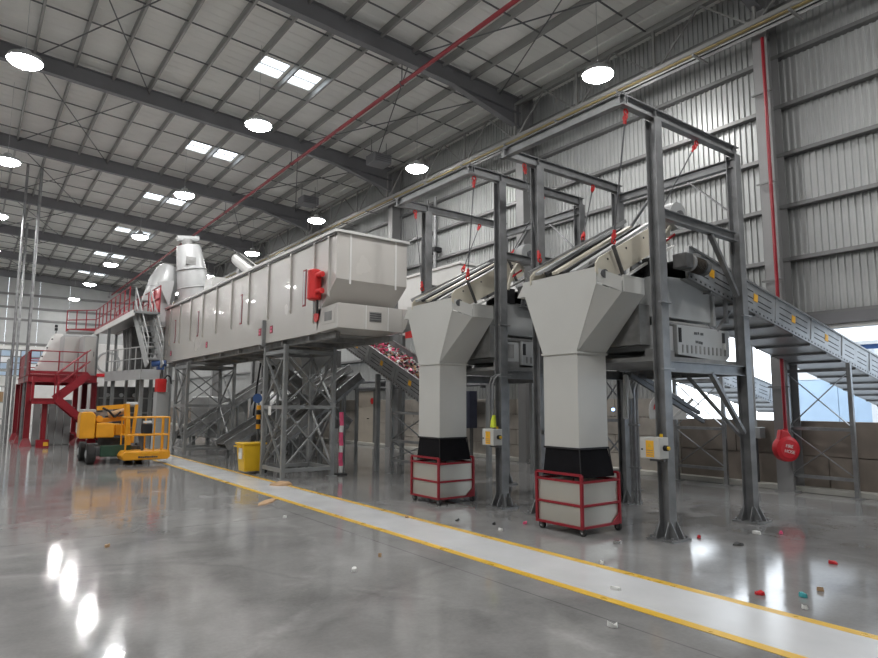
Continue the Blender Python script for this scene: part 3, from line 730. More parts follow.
# electrical boxes and conduits on the posts
def ebox():
    t = thing('isolator_box', 'pale electrical box with orange warning label on the nearest gantry post', 'electrical box', (6.9, 4.9, .95), 'electrical boxes on gantry posts')
    b = MB().box((6.80, 4.62, .99), (6.99, 4.90, 1.25)).build('enclosure', 'chute_white', t, bev=.008)
    lb = MB().box((6.794, 4.70, 1.01), (6.80, 4.81, 1.21)).build('warning_label', 'sticker', b)
    MB().prism([(6.792, 4.725, 1.13), (6.792, 4.785, 1.13), (6.792, 4.755, 1.18)], (.003, 0, 0)).build('warning_triangle', 'walk_yellow', lb)
    for i in range(3): MB().box((6.792, 4.71, 1.03+i*.028), (6.795, 4.80, 1.04+i*.028)).build('printed_mark', 'cardboard', lb)
    MB().tube((6.79, 4.865, 1.1), (6.805, 4.865, 1.1), .012, 8).build('lock', 'slot_dark', b)
    MB().box((6.94, 4.66, .95), (7.0, 4.86, .99)).build('bracket', 'dark_steel', t)
    MB().tube((6.9, 4.62, 1.12), (6.9, 4.57, 1.12), .035, 12).build('rotary_switch', 'black', t)
    MB().tube((6.9, 4.57, 1.12), (6.9, 4.55, 1.12), .024, 10).build('switch_knob', 'bin_yellow', t)
    MB().tube((6.92, 4.67, 1.25), (6.92, 4.67, 1.29), .02, 8).build('cable_gland', 'bin_yellow', t)
    return t
e1 = ebox(); copy_tree(e1, (0, LINE, 0), 'pale electrical box with orange warning label on the post beside left-hand chute')
def conduits():
    t = thing('conduit_run', 'three bent steel conduits rising beside the post right of the near chute', 'conduit', (8.95, 6.55, 0), 'conduit runs by gantry posts')
    for i in range(3):
        y = 6.62-i*.07; x = 8.95
        MB().path([(x, y, .02), (x, y, 1.9), (x+.01, y-.03, 2.0), (x+.03, y-.08, 2.07), (x+.05, y-.2, 2.1), (x+.05, y-.8, 2.1)], .02, 8).build('conduit', 'galv', t)
    for z in (.6, 1.3): MB().box((8.92, 6.45, z), (8.98, 6.65, z+.03)).build('saddle', 'galv', t)
    return t
c1 = conduits()
c2 = thing('conduit_run', 'pair of bent steel conduits above the electrical box beside left-hand chute', 'conduit', (7.0, 8.1, 1.24), 'conduit runs by gantry posts')
for i in range(2):
    y = 7.86-i*.08
    MB().path([(6.92, y, 1.24), (6.92, y, 1.98), (6.95, y-.02, 2.08), (7.02, y-.05, 2.13), (7.3, y-.05, 2.15)], .018, 8).build('conduit', 'galv', c2)
t = tag(MB().prism([(6.85, 7.68, 1.27), (6.85, 7.79, 1.27), (6.85, 7.77, 1.38), (6.85, 7.73, 1.48), (6.85, 7.7, 1.46)], (.06, 0, 0)).build('glove', 'hivis', bev=.015), 'bright yellow green glove tucked on top of electrical box', 'glove')
t = thing('control_box', 'white control box with orange label on a stand left of left-hand chute', 'electrical box', (7.2, 10.2, 0))
MB().bar((7.35, 10.15, 0), (7.35, 10.15, 1.25), .06).build('stand', 'galv', t)
eb = MB().box((7.2, 10.0, .95), (7.33, 10.26, 1.24)).build('enclosure', 'chute_white', t, bev=.008)
MB().box((7.194, 10.06, 1.0), (7.2, 10.2, 1.19)).build('warning_label', 'sticker', eb)

# ------------------------------------------------------------------ long white bunker on trestles
bk = thing('bunker', 'long off white steel bunker box raised on grey lattice trestles', 'bunker', (6.46, 17.5, 3.0))
bx0, bx1, bz0, bz1, by0, by1 = 5.65, 7.30, 3.07, 5.03, 10.93, 24.2
side = [(bx0, by1, bz0), (bx0, by1, bz1), (bx0, by0, bz1), (bx0, by0, 4.09), (bx0, 11.55, 3.58), (bx0, 11.75, bz0)]
MB().prism(side, (.02, 0, 0)).build('side_wall', 'box_white', bk)
MB().prism([(x+1.63, y, z) for x, y, z in side], (.02, 0, 0)).build('side_wall', 'box_white', bk)
MB().box((bx0+.02, by0, 4.09), (bx1-.02, by0+.02, bz1)).build('front_wall', 'box_white', bk)
MB().prism([(bx0+.02, by0, 4.09), (bx0+.02, 11.55, 3.58), (bx0+.02, 11.57, 3.60), (bx0+.02, by0+.02, 4.12)], (1.61, 0, 0)).build('sloped_floor', 'box_white', bk)
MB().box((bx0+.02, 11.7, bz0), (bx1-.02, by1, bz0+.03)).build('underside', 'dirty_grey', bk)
MB().box((bx0+.02, by1-.02, bz0), (bx1-.02, by1, bz1)).build('back_wall', 'box_white', bk)
for x in (bx0-.02, bx1+.02): MB().bar((x, by0-.03, bz1+.02), (x, by1, bz1+.02), .07, .06).build('top_rail', 'white_paint', bk)
MB().bar((bx0, by0-.02, bz1+.02), (bx1, by0-.02, bz1+.02), .05, .05).build('top_rail', 'white_paint', bk)
MB().bar((bx0-.025, by0+.02, bz1-.045), (bx0-.025, by1, bz1-.045), .03, .03).build('rail_gap_shade', 'plate_dark', bk)  # dark bar in place of the shaded gap under the top rail
ribs = [11.24, 11.89, 13.08]+[13.08+1.305*k for k in range(1, 9)]
for i, y in enumerate(ribs):
    zb = 3.75 if i == 0 else (3.28 if i == 1 else 3.62)
    r = MB().prism([(bx0-.045, y-.03, zb+.06), (bx0, y-.03, zb), (bx0, y-.03, bz1-.04), (bx0-.045, y-.03, bz1-.04)], (0, .06, 0)).build('rib', 'box_white', bk)
for y in (12.38, 16.27, 20.15, 22.85):
    s = MB().box((bx0-.012, y-.08, 3.70), (bx0, y+.08, 4.50)).build('slot_frame', 'dark_red', bk, bev=.01)
    MB().box((bx0-.016, y-.045, 3.74), (bx0-.012, y+.045, 4.46)).build('slot_glass', 'pale_duct', s)
for y in (14.88, 14.16, 19.15, 23.25):
    s = MB().box((bx0-.008, y-.085, 3.28), (bx0, y+.085, 3.46)).build('warning_sign', 'red', bk)
    MB().box((bx0-.011, y-.05, 3.31), (bx0-.008, y+.05, 3.36)).box((bx0-.011, y-.05, 3.39), (bx0-.008, y+.05, 3.43)).build('printed_mark', 'pink', s)
MB().bar((bx0-.04, 14.52, 3.0), (bx0-.04, 14.52, 3.62), .10, .06, up=(0,1,0)).build('trestle_bracket', 'trestle_grey', bk)
MB().tube((bx0-.01, 11.74, 3.40), (bx0-.03, 11.74, 3.40), .10, 18).build('round_sign', 'signal_red', bk)
mo = MB().lathe((bx0-.15, 11.60, 3.72), (0, 0, 1), [(.10, 0), (.145, .03), (.145, .60), (.10, .63)], 18).build('red_cylinder', 'signal_red', bk)
for z in (3.88, 4.22): MB().tube((bx0-.15, 11.52, z), (bx0-.12, 11.3, z), .06, 10).build('port', 'signal_red', mo)
MB().tube((bx0-.12, 11.64, 3.45), (bx0-.12, 11.64, 3.75), .03, 8).build('pipe', 'chrome', bk)
MB().tube((bx0-.1, 11.54, 3.45), (bx0-.1, 11.54, 3.72), .025, 8).build('pipe', 'black', bk)
for x in (5.95, 7.02): MB().box((x-.02, by0-.012, 4.0), (x+.02, by0, bz1)).build('front_seam', 'white_paint', bk)
# discharge tray below the front
tr = MB().prism([(bx0, 10.85, 3.11), (bx0, 11.75, 3.08), (bx0, 11.75, 3.56), (bx0, 10.85, 3.60)], (1.5, 0, 0)).build('discharge_tray', 'box_white', bk, bev=.008)
MB().prism([(7.15, 10.84, 3.11), (7.22, 10.84, 3.2), (7.36, 10.84, 3.60), (7.15, 10.84, 3.60)], (0, .8, 0)).build('tray_flare', 'box_white', tr)
MB().box((bx0-.01, 10.95, 3.22), (bx0, 11.5, 3.52)).build('hatch_frame', 'box_white', tr, bev=.006)
MB().box((bx0-.016, 11.08, 3.28), (bx0-.01, 11.38, 3.46)).build('hatch_vent', 'dirty_grey', tr)
MB().box((6.36, 10.842, 3.28), (6.64, 10.85, 3.48)).build('front_vent', 'dirty_grey', tr)
for i in range(4): MB().box((6.37, 10.836, 3.30+i*.045), (6.63, 10.843, 3.32+i*.045)).build('vent_louvre', 'plate_dark', tr)
for x in (6.28, 6.80): MB().box((x-.012, 10.838, 3.12), (x+.012, 10.85, 3.60)).build('tray_seam', 'white_paint', tr)
MB().prism([(7.2, 10.95, 3.10), (7.55, 10.95, 3.22), (7.5, 10.95, 3.45)], (0, .25, 0)).build('deflector', 'dirty_grey', bk)
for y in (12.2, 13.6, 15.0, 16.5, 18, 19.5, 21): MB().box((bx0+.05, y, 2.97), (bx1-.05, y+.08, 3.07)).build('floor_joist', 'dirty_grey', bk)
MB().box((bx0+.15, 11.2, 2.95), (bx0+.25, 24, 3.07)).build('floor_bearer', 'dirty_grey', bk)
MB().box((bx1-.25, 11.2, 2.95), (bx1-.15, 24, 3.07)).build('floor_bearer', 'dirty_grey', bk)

def tower(lab, xa, xb, ya, yb, zt, extra=True):
    t = thing('lattice_trestle', lab, 'trestle', ((xa+xb)/2, (ya+yb)/2, 0), 'lattice trestles under the bunker')
    m = 'trestle_grey'; lv = [.18, 1.56, zt-.15]
    C4 = [(xa, ya), (xb, ya), (xb, yb), (xa, yb)]
    for x, y in C4:
        MB().bar((x, y, .012), (x, y, zt), .09, .09, up=(1, 0, 0)).build('leg', m, t)
        MB().box((x-.1, y-.1, 0), (x+.1, y+.1, .014)).build('foot_plate', m, t)
    for i in range(4):
        a, b = C4[i], C4[(i+1) % 4]
        for z in lv: MB().bar((*a, z), (*b, z), .07, .08).build('rail', m, t)
        for z0, z1 in zip(lv, lv[1:]):
            MB().bar((*a, z0+.04), (*b, z1-.04), .05, .03).build('cross_brace', m, t)
            MB().bar((*b, z0+.04), (*a, z1-.04), .05, .03).build('cross_brace', m, t)
    return t
tw = tower('near lattice trestle under the bunker beside the yellow bin', 5.66, 6.85, 13.28, 14.45, 2.96)
pl = MB().box((5.60, 13.9, 1.38), (5.61, 14.05, 1.58)).build('notice_plate', 'paper', tw)
tower('far lattice trestle under the bunker beside the yellow boom lift', 5.66, 7.15, 21.0, 22.4, 2.96)
for (x, y, l) in ((8.6, 19.6, 'grey inner lattice trestle between the two bunker trestles'),):
    tower(l, x, x+1.1, y, y+.8, 3.3)

# inclined bars / chutes under the bunker
def incline(lab, p, q, wdt, group='small conveyors under the bunker'):
    a, b = Vector(p), Vector(q); d = (b-a).normalized(); ax = V(0, 0, 1).cross(d).normalized()
    t, P, L = conveyor('transfer_conveyor', lab, 'conveyor', a, b, wdt, ax, .25, 'dirty_grey', group, slots=False)
    for sfr in (.06, .5, .92):
        for of in (.05, wdt-.05):
            q_ = P(L*sfr, .0, of); MB().bar((q_.x, q_.y, 0), q_, .07).build('leg', 'trestle_grey', t)
    return t
incline('dark inclined transfer conveyor rising under the bunker near trestle', (6.3, 15.4, .35), (8.9, 15.4, 2.3), .8)
incline('dark inclined transfer conveyor between the bunker trestles', (6.2, 18.4, .3), (10.2, 18.4, 2.7), .9)
incline('dark inclined transfer conveyor behind the far bunker trestle', (6.5, 24.25, .3), (10.4, 24.25, 2.8), .9)
incline('dark crossing conveyor descending behind the bunker trestles', (7.0, 17.2, 2.6), (9.4, 17.2, .9), .8)
t = thing('drum_machine', 'pale drum shaped machine body behind the bunker trestles', 'machine', (9.6, 21.5, 0))
MB().lathe((9.6, 21.2, 1.25), (0, 1, 0), [(.55, 0), (.85, .05), (.85, 2.6), (.55, 2.65)], 28).build('drum', 'pale_duct', t)
for y in (21.5, 23.4): MB().box((8.9, y, 0), (10.3, y+.2, .75)).build('cradle', 'trestle_grey', t)
for y in (21.7, 22.5, 23.3): MB().ring((9.6, y, 1.25), (0, 1, 0), .86, .03, 28, 6).build('hoop', 'machine_grey', t)
t = thing('drum_machine', 'pale boxy machine with round end right of the far bunker trestle', 'machine', (8.3, 26, 0))
MB().box((7.6, 25.2, .3), (9.2, 27.5, 1.9)).build('body', 'pale_duct', t, bev=.05)
MB().lathe((8.4, 25.2, 1.1), (0, -1, 0), [(.6, 0), (.6, .2), (.3, .35)], 24).build('round_end', 'white_paint', t)
for x in (7.7, 9.0): MB().bar((x, 25.4, 0), (x, 25.4, .3), .12).bar((x, 27.3, 0), (x, 27.3, .3), .12).build('foot', 'trestle_grey', t)
t = thing('hydraulic_unit', 'grey hydraulic power unit on the floor under the bunker', 'machine', (7.6, 19.9, 0))
MB().box((7.2, 19.4, .1), (8.1, 20.4, .75)).build('tank', 'dirty_grey', t, bev=.02)
MB().tube((7.65, 19.8, .75), (7.65, 19.8, 1.2), .16, 14).build('motor', 'machine_grey', t)
MB().path([(7.4, 19.6, .75), (7.3, 19.5, 1.3), (7.3, 19.3, 2.2), (7.35, 19.2, 2.9)], .03, 8).build('hose', 'black', t)
for x in (7.3, 8.0): MB().box((x-.05, 19.5, 0), (x+.05, 20.3, .1)).build('skid', 'plate_dark', t)
for (x, y, l) in ((7.9, 16.9, 'grey vertical pipe hopper under the bunker floor, nearer one'), (7.9, 19.0, 'grey vertical pipe hopper under the bunker floor, farther one')):
    t = thing('outlet_hopper', l, 'hopper', (x, y, 1.9), 'outlet hoppers under the bunker')
    MB().hexa([V(x-.5, y-.5, 3.0), V(x+.5, y-.5, 3.0), V(x+.5, y+.5, 3.0), V(x-.5, y+.5, 3.0)], [V(x-.15, y-.15, 2.4), V(x+.15, y-.15, 2.4), V(x+.15, y+.15, 2.4), V(x-.15, y+.15, 2.4)]).build('cone', 'machine_grey', t)
    MB().tube((x, y, 1.9), (x, y, 2.42), .16, 14).build('spout', 'pale_duct', t)

t = thing('backdrop_block', 'large dark grey block added behind the bunker trestles against bright backdrop', 'machine', (11.4, 24.5, 0)); t.location.y += 1.8  # invented dark mass, added to block the bright background under the bunker
for i in range(5): MB().box((10.9, 21.5+i*1.2, 1.5), (12.2, 22.65+i*1.2, 3.7)).build('side_panel', 'dirty_grey', t, bev=.02)
for i in range(6):
    MB().box((10.8, 21.42+i*1.2, 1.4), (12.3, 21.5+i*1.2, 3.8)).build('rib', 'plate_dark', t)
    if i % 2 == 0:
        for x in (10.95, 12.15): MB().bar((x, 21.46+i*1.2, 0), (x, 21.46+i*1.2, 1.5), .14).build('leg', 'trestle_grey', t)
MB().prism([(10.6, 21.5, .9), (12.2, 21.5, .9), (12.0, 21.5, 1.5), (10.8, 21.5, 1.5)], (0, 5.8, 0)).build('lower_trough', 'plate_dark', t)
for y in (22.1, 24.5): MB().lathe((10.85, y, 2.6), (-1, 0, 0), [(.3, 0), (.34, .05), (.34, .3), (.1, .36)], 18).build('drive_drum', 'machine_grey', t)

# trash conveyor rising along the hall behind the left chute
cv3, tP, tL = conveyor('waste_conveyor', 'galvanised conveyor full of pink and white waste behind the left-hand chute', 'conveyor', (8.2, 11.6, 1.634), (8.2, 16.6, 3.72), 1.1, (1, 0, 0), .44, sticker=(0, 1, 2, 3))
cols = ['pink', 'paper', 'plate_dark', 'dark_red', 'cardboard', 'paper', 'pink', 'machine_grey']
wst = {c: MB() for c in set(cols)}
for i in range(900):
    s = random.uniform(.1, tL-.1); o_ = random.uniform(.08, 1.0); c = random.choice(cols)
    p = tP(s, .29+random.uniform(0, .16)*math.sin(o_*math.pi/1.1), o_); q = Vector([random.gauss(0, 1) for _ in range(3)]).normalized()*random.uniform(.05, .16)
    wst[c].bar(p-q/2, p+q/2, random.uniform(.03, .09), random.uniform(.01, .03))
for c, b in wst.items(): b.build('waste_'+{'pink': 'pink', 'paper': 'white', 'plate_dark': 'dark', 'dark_red': 'red', 'cardboard': 'brown', 'machine_grey': 'grey'}[c], c, cv3, kind='stuff')
trestle('dark cross braced trestle carrying the waste conveyor beside left-hand chute', ((8.25, 11.5, 0), (8.25, 12.9, 0)), (1.55, 2.1), 'trestle_grey', 'waste conveyor trestles')
trestle('dark cross braced trestle on the far side of the waste conveyor', ((9.28, 11.5, 0), (9.28, 12.9, 0)), (1.55, 2.1), 'trestle_grey', 'waste conveyor trestles')
t = tag(MB().bar((8.25, 13.6, 0), (8.25, 13.6, 2.38), .1).build('prop_post', 'trestle_grey', origin=(8.25, 13.6, 0)), 'single grey prop post under the upper waste conveyor', 'post')

# white enclosed conveyor head behind the bunker end
t = thing('conveyor_hood', 'white sloping conveyor hood behind the bunker end', 'hood', (10.0, 13.0, 0))
MB().prism([(9.6, 10.6, 2.5), (9.6, 14.8, 3.6), (9.6, 14.8, 5.1), (9.6, 12.0, 5.1), (9.6, 10.6, 3.5)], (1.5, 0, 0)).build('hood_body', 'white_paint', t, bev=.01)
MB().box((9.55, 11.9, 5.1), (11.15, 14.9, 5.16)).build('hood_lid', 'white_paint', t)
for x in (9.65, 11.05):
    for y in (11.0, 14.6): MB().bar((x, y, 0), (x, y, 2.6 if y < 12 else 3.6), .1).build('leg', 'trestle_grey', t)
MB().box((9.588, 14.0, 3.43), (9.6, 14.4, 3.64)).build('red_sign', 'signal_red', t)
# wall pipes
for i, (y, l) in enumerate(((17.6, 'grey vertical wall pipe with black clamps, nearer of the pair'), (18.1, 'grey vertical wall pipe with black clamps, farther of the pair'))):
    t = thing('wall_pipe', l, 'pipe', (12.95, y, .1), 'wall pipes')
    MB().tube((12.95, y, .1), (12.95, y, 9.0), .06, 10).build('pipe_run', 'galv', t)
    for z in (2.2, 5.2, 7.0): MB().box((12.86, y-.1, z), (13.18, y+.1, z+.16)).build('clamp', 'black', t)
t = thing('wall_pipe', 'pair of level grey pipes along the block wall', 'pipe', (12.9, 20, 2.3))
for z in (2.25, 2.5): MB().tube((12.9, 14, z), (12.9, 27, z), .05, 8).build('pipe_run', 'dark_steel', t)
for y in (15, 18, 21.2, 24.5): MB().box((12.85, y, 2.15), (13.2, y+.05, 2.6)).build('pipe_bracket', 'dark_steel', t)
t = thing('electrical_cabinet', 'dark navy cabinet before the block wall behind the gantry posts', 'cabinet', (12.7, 15.85, 0))
MB().box((12.55, 15.2, .9), (12.85, 16.5, 2.05)).build('body', 'navy', t, bev=.01)
for y in (15.3, 16.4): MB().bar((12.7, y, 0), (12.7, y, .9), .08).build('leg', 'plate_dark', t)
MB().box((12.54, 15.25, .95), (12.55, 15.83, 2.0)).build('door', 'navy', t); MB().box((12.54, 15.87, .95), (12.55, 16.45, 2.0)).build('door', 'navy', t)

# pink striped wrap on post beside the trestle
t = thing('barrier_pole', 'bright pink and white striped pole standing beside the near bunker trestle', 'pole', (7.05, 13.3, 0))
for i in range(9):
    z = .05+i*.155
    MB().tube((7.12+.01*math.sin(i*2), 13.35, z), (7.12+.01*math.sin(i*2+2), 13.35, z+.155), .05, 10).build('band', 'pink' if i % 3 else 'paper', t)
MB().lathe((7.12, 13.35, 0), (0, 0, 1), [(.16, 0), (.16, .03), (.06, .05)], 16).build('base', 'rubber', t)
# yellow wheeled bin
t = thing('wheeled_bin', 'yellow wheeled bin behind the near bunker trestle', 'bin', (5.5, 14.75, 0)); t.location.y += .12
MB().hexa([V(5.32, 14.55, .06), V(5.72, 14.55, .06), V(5.72, 14.95, .06), V(5.32, 14.95, .06)], [V(5.26, 14.5, .68), V(5.8, 14.5, .68), V(5.8, 15.0, .68), V(5.26, 15.0, .68)]).build('body', 'bin_yellow', t, bev=.02)
MB().box((5.24, 14.47, .68), (5.82, 15.03, .72)).build('lid', 'bin_yellow', t, bev=.01)
MB().box((5.255, 14.6, .35), (5.275, 14.8, .6)).build('label_plate', 'paper', t)
for y in (14.52, 14.98): MB().tube((5.78, y-.02, .08), (5.78, y+.02, .08), .08, 14).build('wheel', 'rubber', t)
MB().bar((5.2, 14.55, .64), (5.2, 14.95, .64), .03).build('handle', 'bin_yellow', t)
t = thing('beacon_post', 'post with stacked orange and black lights behind the yellow bin', 'beacon', (6.5, 17.0, 0))
MB().tube((6.5, 17, 0), (6.5, 17, .95), .03, 8).build('pole', 'plate_dark', t)
for i in range(5): MB().tube((6.5, 17, .95+i*.13), (6.5, 17, 1.07+i*.13), .06, 12).build('light_module', 'lift_yellow' if i % 2 == 0 else 'black', t)
MB().lathe((6.44, 16.95, 1.78), (-.6, -.8, 0), [(.13, 0), (.13, .02)], 18).build('round_notice', 'blue', t)
MB().tube((6.5, 17, 1.6), (6.5, 17, 1.9), .02, 8).build('notice_stem', 'plate_dark', t)

# ------------------------------------------------------------------ things on and behind the bunker
t = thing('cyclone_separator', 'tall tilted pale cyclone separator rising behind the bunker top', 'cyclone', (6.6, 24.9, 4.9))
ax = V(-.17, 0, 1).normalized(); c0 = V(6.9, 24.9, 5.0)
MB().box((6.25, 24.35, 4.6), (7.55, 25.5, 5.55)).build('base_hopper', 'pale_duct', t, bev=.02)
MB().lathe(c0+V(-.05, 0, .5), ax, [(.60, 0), (.60, .5), (.52, 1.4), (.46, 2.1), (.42, 2.2)], 28).build('body', 'pale_duct', t)
for h, r in ((.55, .61), (1.25, .555)): MB().ring(c0+V(-.05, 0, .5)+ax*h, ax, r, .025, 28, 6).build('hoop', 'machine_grey', t)
MB().box((6.3, 24.38, 6.85), (6.65, 24.45, 7.15)).build('inspection_hatch', 'dirty_grey', t)
tp = MB().tube(c0+ax*2.95+V(-.35, 0, 0), c0+ax*3.0+V(.45, 0, .05), .12, 12).build('top_motor', 'machine_grey', t)
MB().tube(c0+ax*2.62, c0+ax*2.95, .2, 14).build('top_flange', 'dirty_grey', t)
t = thing('transition_hopper', 'pale rounded hopper with grey triangular gusset left of the cyclone', 'hopper', (5.4, 25.6, 4.3))
MB().hexa([V(5.32, 25.4, 4.5), V(6.3, 25.4, 4.4), V(6.3, 26.5, 4.4), V(5.32, 26.5, 4.5)], [V(5.32, 25.4, 5.5), V(6.15, 25.4, 5.4), V(6.15, 26.5, 5.4), V(5.3, 26.5, 5.5)]).build('body', 'pale_duct', t, bev=.02)
MB().lathe((5.65, 25.95, 5.4), (.28, 0, 1), [(.52, 0), (.55, .1), (.55, 1.0), (.42, 1.5), (.3, 1.65)], 24).build('elbow', 'pale_duct', t)
MB().prism([(5.5, 25.15, 6.2), (6.1, 25.15, 6.3), (5.95, 25.15, 5.3)], (0, .05, 0)).build('gusset', 'machine_grey', t)
MB().ring((5.82, 25.95, 6.0), (.28, 0, 1), .55, .02, 20, 5).build('seam', 'machine_grey', t)
for x in (5.75, 6.2):
    for y in (25.45, 26.45): MB().bar((x, y, 0), (x, y, 4.5), .12).build('leg', 'trestle_grey', t)
t = thing('roof_box', 'white square duct box standing on the far bunker roof', 'box', (6.6, 20.5, 5.05))
MB().box((6.0, 20.1, 5.03), (6.5, 20.9, 5.65)).build('housing', 'white_paint', t, bev=.01); MB().box((6.5, 20.3, 5.03), (7.3, 20.8, 5.6)).build('extension', 'white_paint', t, bev=.01)
MB().box((5.7, 20.0, 5.02), (7.28, 21.0, 5.05)).build('base_plate', 'machine_grey', t)
t = thing('blower_motor', 'white inclined blower cylinder on the middle bunker roof', 'blower', (6.4, 18.0, 5.05))
MB().tube((6.4, 18.95, 6.05), (6.4, 17.3, 5.32), .2, 18).build('cylinder', 'white_paint', t)
MB().bar((6.3, 18.9, 6.28), (6.3, 17.3, 5.56), .06, .04).build('top_strip', 'plate_dark', t)
MB().box((6.3, 18.5, 5.04), (6.5, 18.7, 5.7)).build('cradle', 'machine_grey', t); MB().box((6.3, 17.4, 5.04), (6.5, 17.6, 5.2)).build('cradle', 'machine_grey', t)
MB().box((5.7, 17.2, 5.02), (7.28, 19.0, 5.05)).build('base_plate', 'machine_grey', t)
MB().ring((6.4, 18.95, 6.05), (0, 1, .44), .2, .03, 18, 6).build('end_ring', 'plate_dark', t)
MB().path([(6.4, 17.35, 5.5), (6.8, 17.2, 5.7), (7.1, 17.1, 5.4), (7.1, 17.1, 5.05)], .05, 8).build('hose', 'dirty_grey', t)

# ------------------------------------------------------------------ railings, platforms
def railing(parent, pts, h=.95, m='red', post=.8, kick=True, r=.022):
    for a, b in zip(pts, pts[1:]):
        a, b = Vector(a), Vector(b); L = (b-a).length; n = max(1, round(L/post))
        for zz in (h, h*.55): MB().tube(a+V(0,0,zz), b+V(0,0,zz), r, 7).build('handrail', m, parent)
        if kick: MB().bar(a+V(0,0,.07), b+V(0,0,.07), .012, .12).build('kick_plate', m, parent)
        for i in range(n+1): p = a+(b-a)*i/n; MB().tube(p, p+V(0,0,h), r, 7).build('rail_post', m, parent)
def stairs(parent, a, b, wdt, ax, m, n, rail=True, rm=None):
    a, b, ax = Vector(a), Vector(b), Vector(ax)
    for o in (0, wdt): MB().bar(a+ax*o, b+ax*o, .05, .26).build('stringer', m, parent)
    for i in range(1, n):
        p = a+(b-a)*i/n; d = V(b.x-a.x, b.y-a.y, 0).normalized()*.22
        MB().prism([p, p+ax*wdt, p+ax*wdt+d, p+d], (0, 0, .03)).build('tread', 'trestle_grey', parent)
    if rail:
        for o in (0, wdt):
            for h in (.5, .95): MB().tube(a+ax*o+V(0,0,h), b+ax*o+V(0,0,h), .022, 7).build('stair_rail', rm or m, parent)
            for i in range(0, n+1, 3): p = a+(b-a)*i/n+ax*o; MB().tube(p, p+V(0,0,.95), .022, 7).build('stair_post', rm or m, parent)
rp = thing('red_platform', 'red steel mezzanine platform with stair and railings at far left', 'platform', (3, 31, 0))
MB().box((1.85, 28.4, 2.62), (4.15, 34, 2.72)).build('deck', 'dark_red', rp)
for a, b in (((1.85, 28.4), (4.15, 28.4)), ((1.85, 28.4), (1.85, 34)), ((4.15, 28.4), (4.15, 34)), ((1.85, 34), (4.15, 34))): MB().ibeam((*a, 2.55), (*b, 2.55), .26, .14, .015).build('edge_beam', 'red', rp)
for x, y in ((1.86, 33.8), (1.88, 31.1), (1.92, 28.5), (4.1, 28.6), (4.1, 31.1), (4.1, 33.8)):
    p = MB().ibeam((x, y, .02), (x, y, 2.45), .2, .2, .016, up=(1, 0, 0)).build('column', 'red', rp)
    MB().hexa([V(x-.2, y-.2, 0), V(x+.2, y-.2, 0), V(x+.2, y+.2, 0), V(x-.2, y+.2, 0)], [V(x-.1, y-.1, .3), V(x+.1, y-.1, .3), V(x+.1, y+.1, .3), V(x-.1, y+.1, .3)]).build('foot', 'red', p)
railing(rp, [(4.1, 34, 2.72), (1.88, 34, 2.72), (1.88, 28.45, 2.72), (3.75, 28.45, 2.72)], .9, 'red', .95)
MB().box((1.86, 28.9, 2.75), (1.89, 33.5, 3.55)).build('infill_panel', 'dark_red', rp)
MB().box((1.92, 27.3, 1.72), (2.75, 28.4, 1.80)).build('landing', 'red', rp)
MB().ibeam((1.92, 27.3, 1.68), (2.8, 27.3, 1.68), .18, .1, .012).build('landing_beam', 'red', rp)
p = MB().ibeam((2.38, 27.6, .02), (2.38, 27.6, 1.65), .16, .16, .014, up=(1, 0, 0)).build('column', 'red', rp)
MB().box((2.18, 27.4, 0), (2.58, 27.8, .28)).build('foot', 'red', p)
MB().box((2.4, 27.385, .06), (2.56, 27.4, .2)).build('label', 'sticker', p)
MB().bar((1.95, 27.35, 1.7), (1.95, 27.35, 2.6), .09).build('landing_post', 'red', rp); MB().bar((2.75, 27.35, 1.7), (2.75, 27.35, 2.6), .06).build('landing_post', 'red', rp)
stairs(rp, (2.72, 27.45, 1.78), (3.75, 27.45, 2.72), .85, (0, 1, 0), 'red', 5)
stairs(rp, (2.72, 27.2, 1.78), (3.85, 27.2, .75), .85, (0, 1, 0), 'red', 6, False)
stairs(rp, (3.85, 27.2, .75), (4.5, 27.2, .1), .85, (0, 1, 0), 'red', 4, False)
stairs(rp, (2.5, 29.6, 1.2), (3.6, 29.6, .15), .8, (0, 1, 0), 'dark_red', 6, False)
t = thing('column_cladding', 'grey ribbed casing standing under the red platform stair', 'casing', (2.7, 29.2, 0))
for i in range(5): MB().box((2.15+i*.26, 29.1, 0), (2.39+i*.26, 29.3, 1.75)).build('casing_panel', 'machine_grey', t, bev=.03)
for (x0, x1, y0, z1, l) in ((3.1, 3.75, 30.2, 4.45, 'left pale grey tall cabinet on the red platform'), (3.66, 4.14, 28.85, 4.35, 'right pale grey tall cabinet on the red platform')):
    t = thing('process_cabinet', l, 'cabinet', ((x0+x1)/2, y0+.6, 2.72), 'cabinets on the red platform')
    MB().box((x0, y0, 2.72), (x1, y0+1.3, z1)).build('body', 'pale_duct', t, bev=.02)
    MB().box((x0+.04, y0-.015, 2.8), (x1-.04, y0, z1-.08)).build('door', 'chute_white', t)
    MB().bar((x1-.1, y0-.03, 3.5), (x1-.1, y0-.03, 3.7), .02).build('handle', 'plate_dark', t)
t = thing('process_cabinet', 'white sloped machine hood left of the tall cabinets on red platform', 'cabinet', (2.5, 32, 2.72), 'cabinets on the red platform')
MB().prism([(2.2, 31.55, 2.72), (3.2, 31.55, 2.72), (3.2, 31.55, 4.6), (2.9, 31.55, 4.6)], (0, 1.5, 0)).build('hood', 'white_paint', t, bev=.02)
for i in range(4): MB().tube((2.32+i*.16, 31.47, 3.2+i*.38), (2.32+i*.16, 31.5, 3.2+i*.38), .035, 10).build('bolt', 'slot_dark', t)
t = thing('beacon_lamp', 'small black signal lamp stack above the pale cabinets', 'beacon', (2.95, 31.8, 4.6))
MB().tube((2.95, 31.8, 4.6), (2.95, 31.8, 4.75), .02, 6).build('stem', 'plate_dark', t)
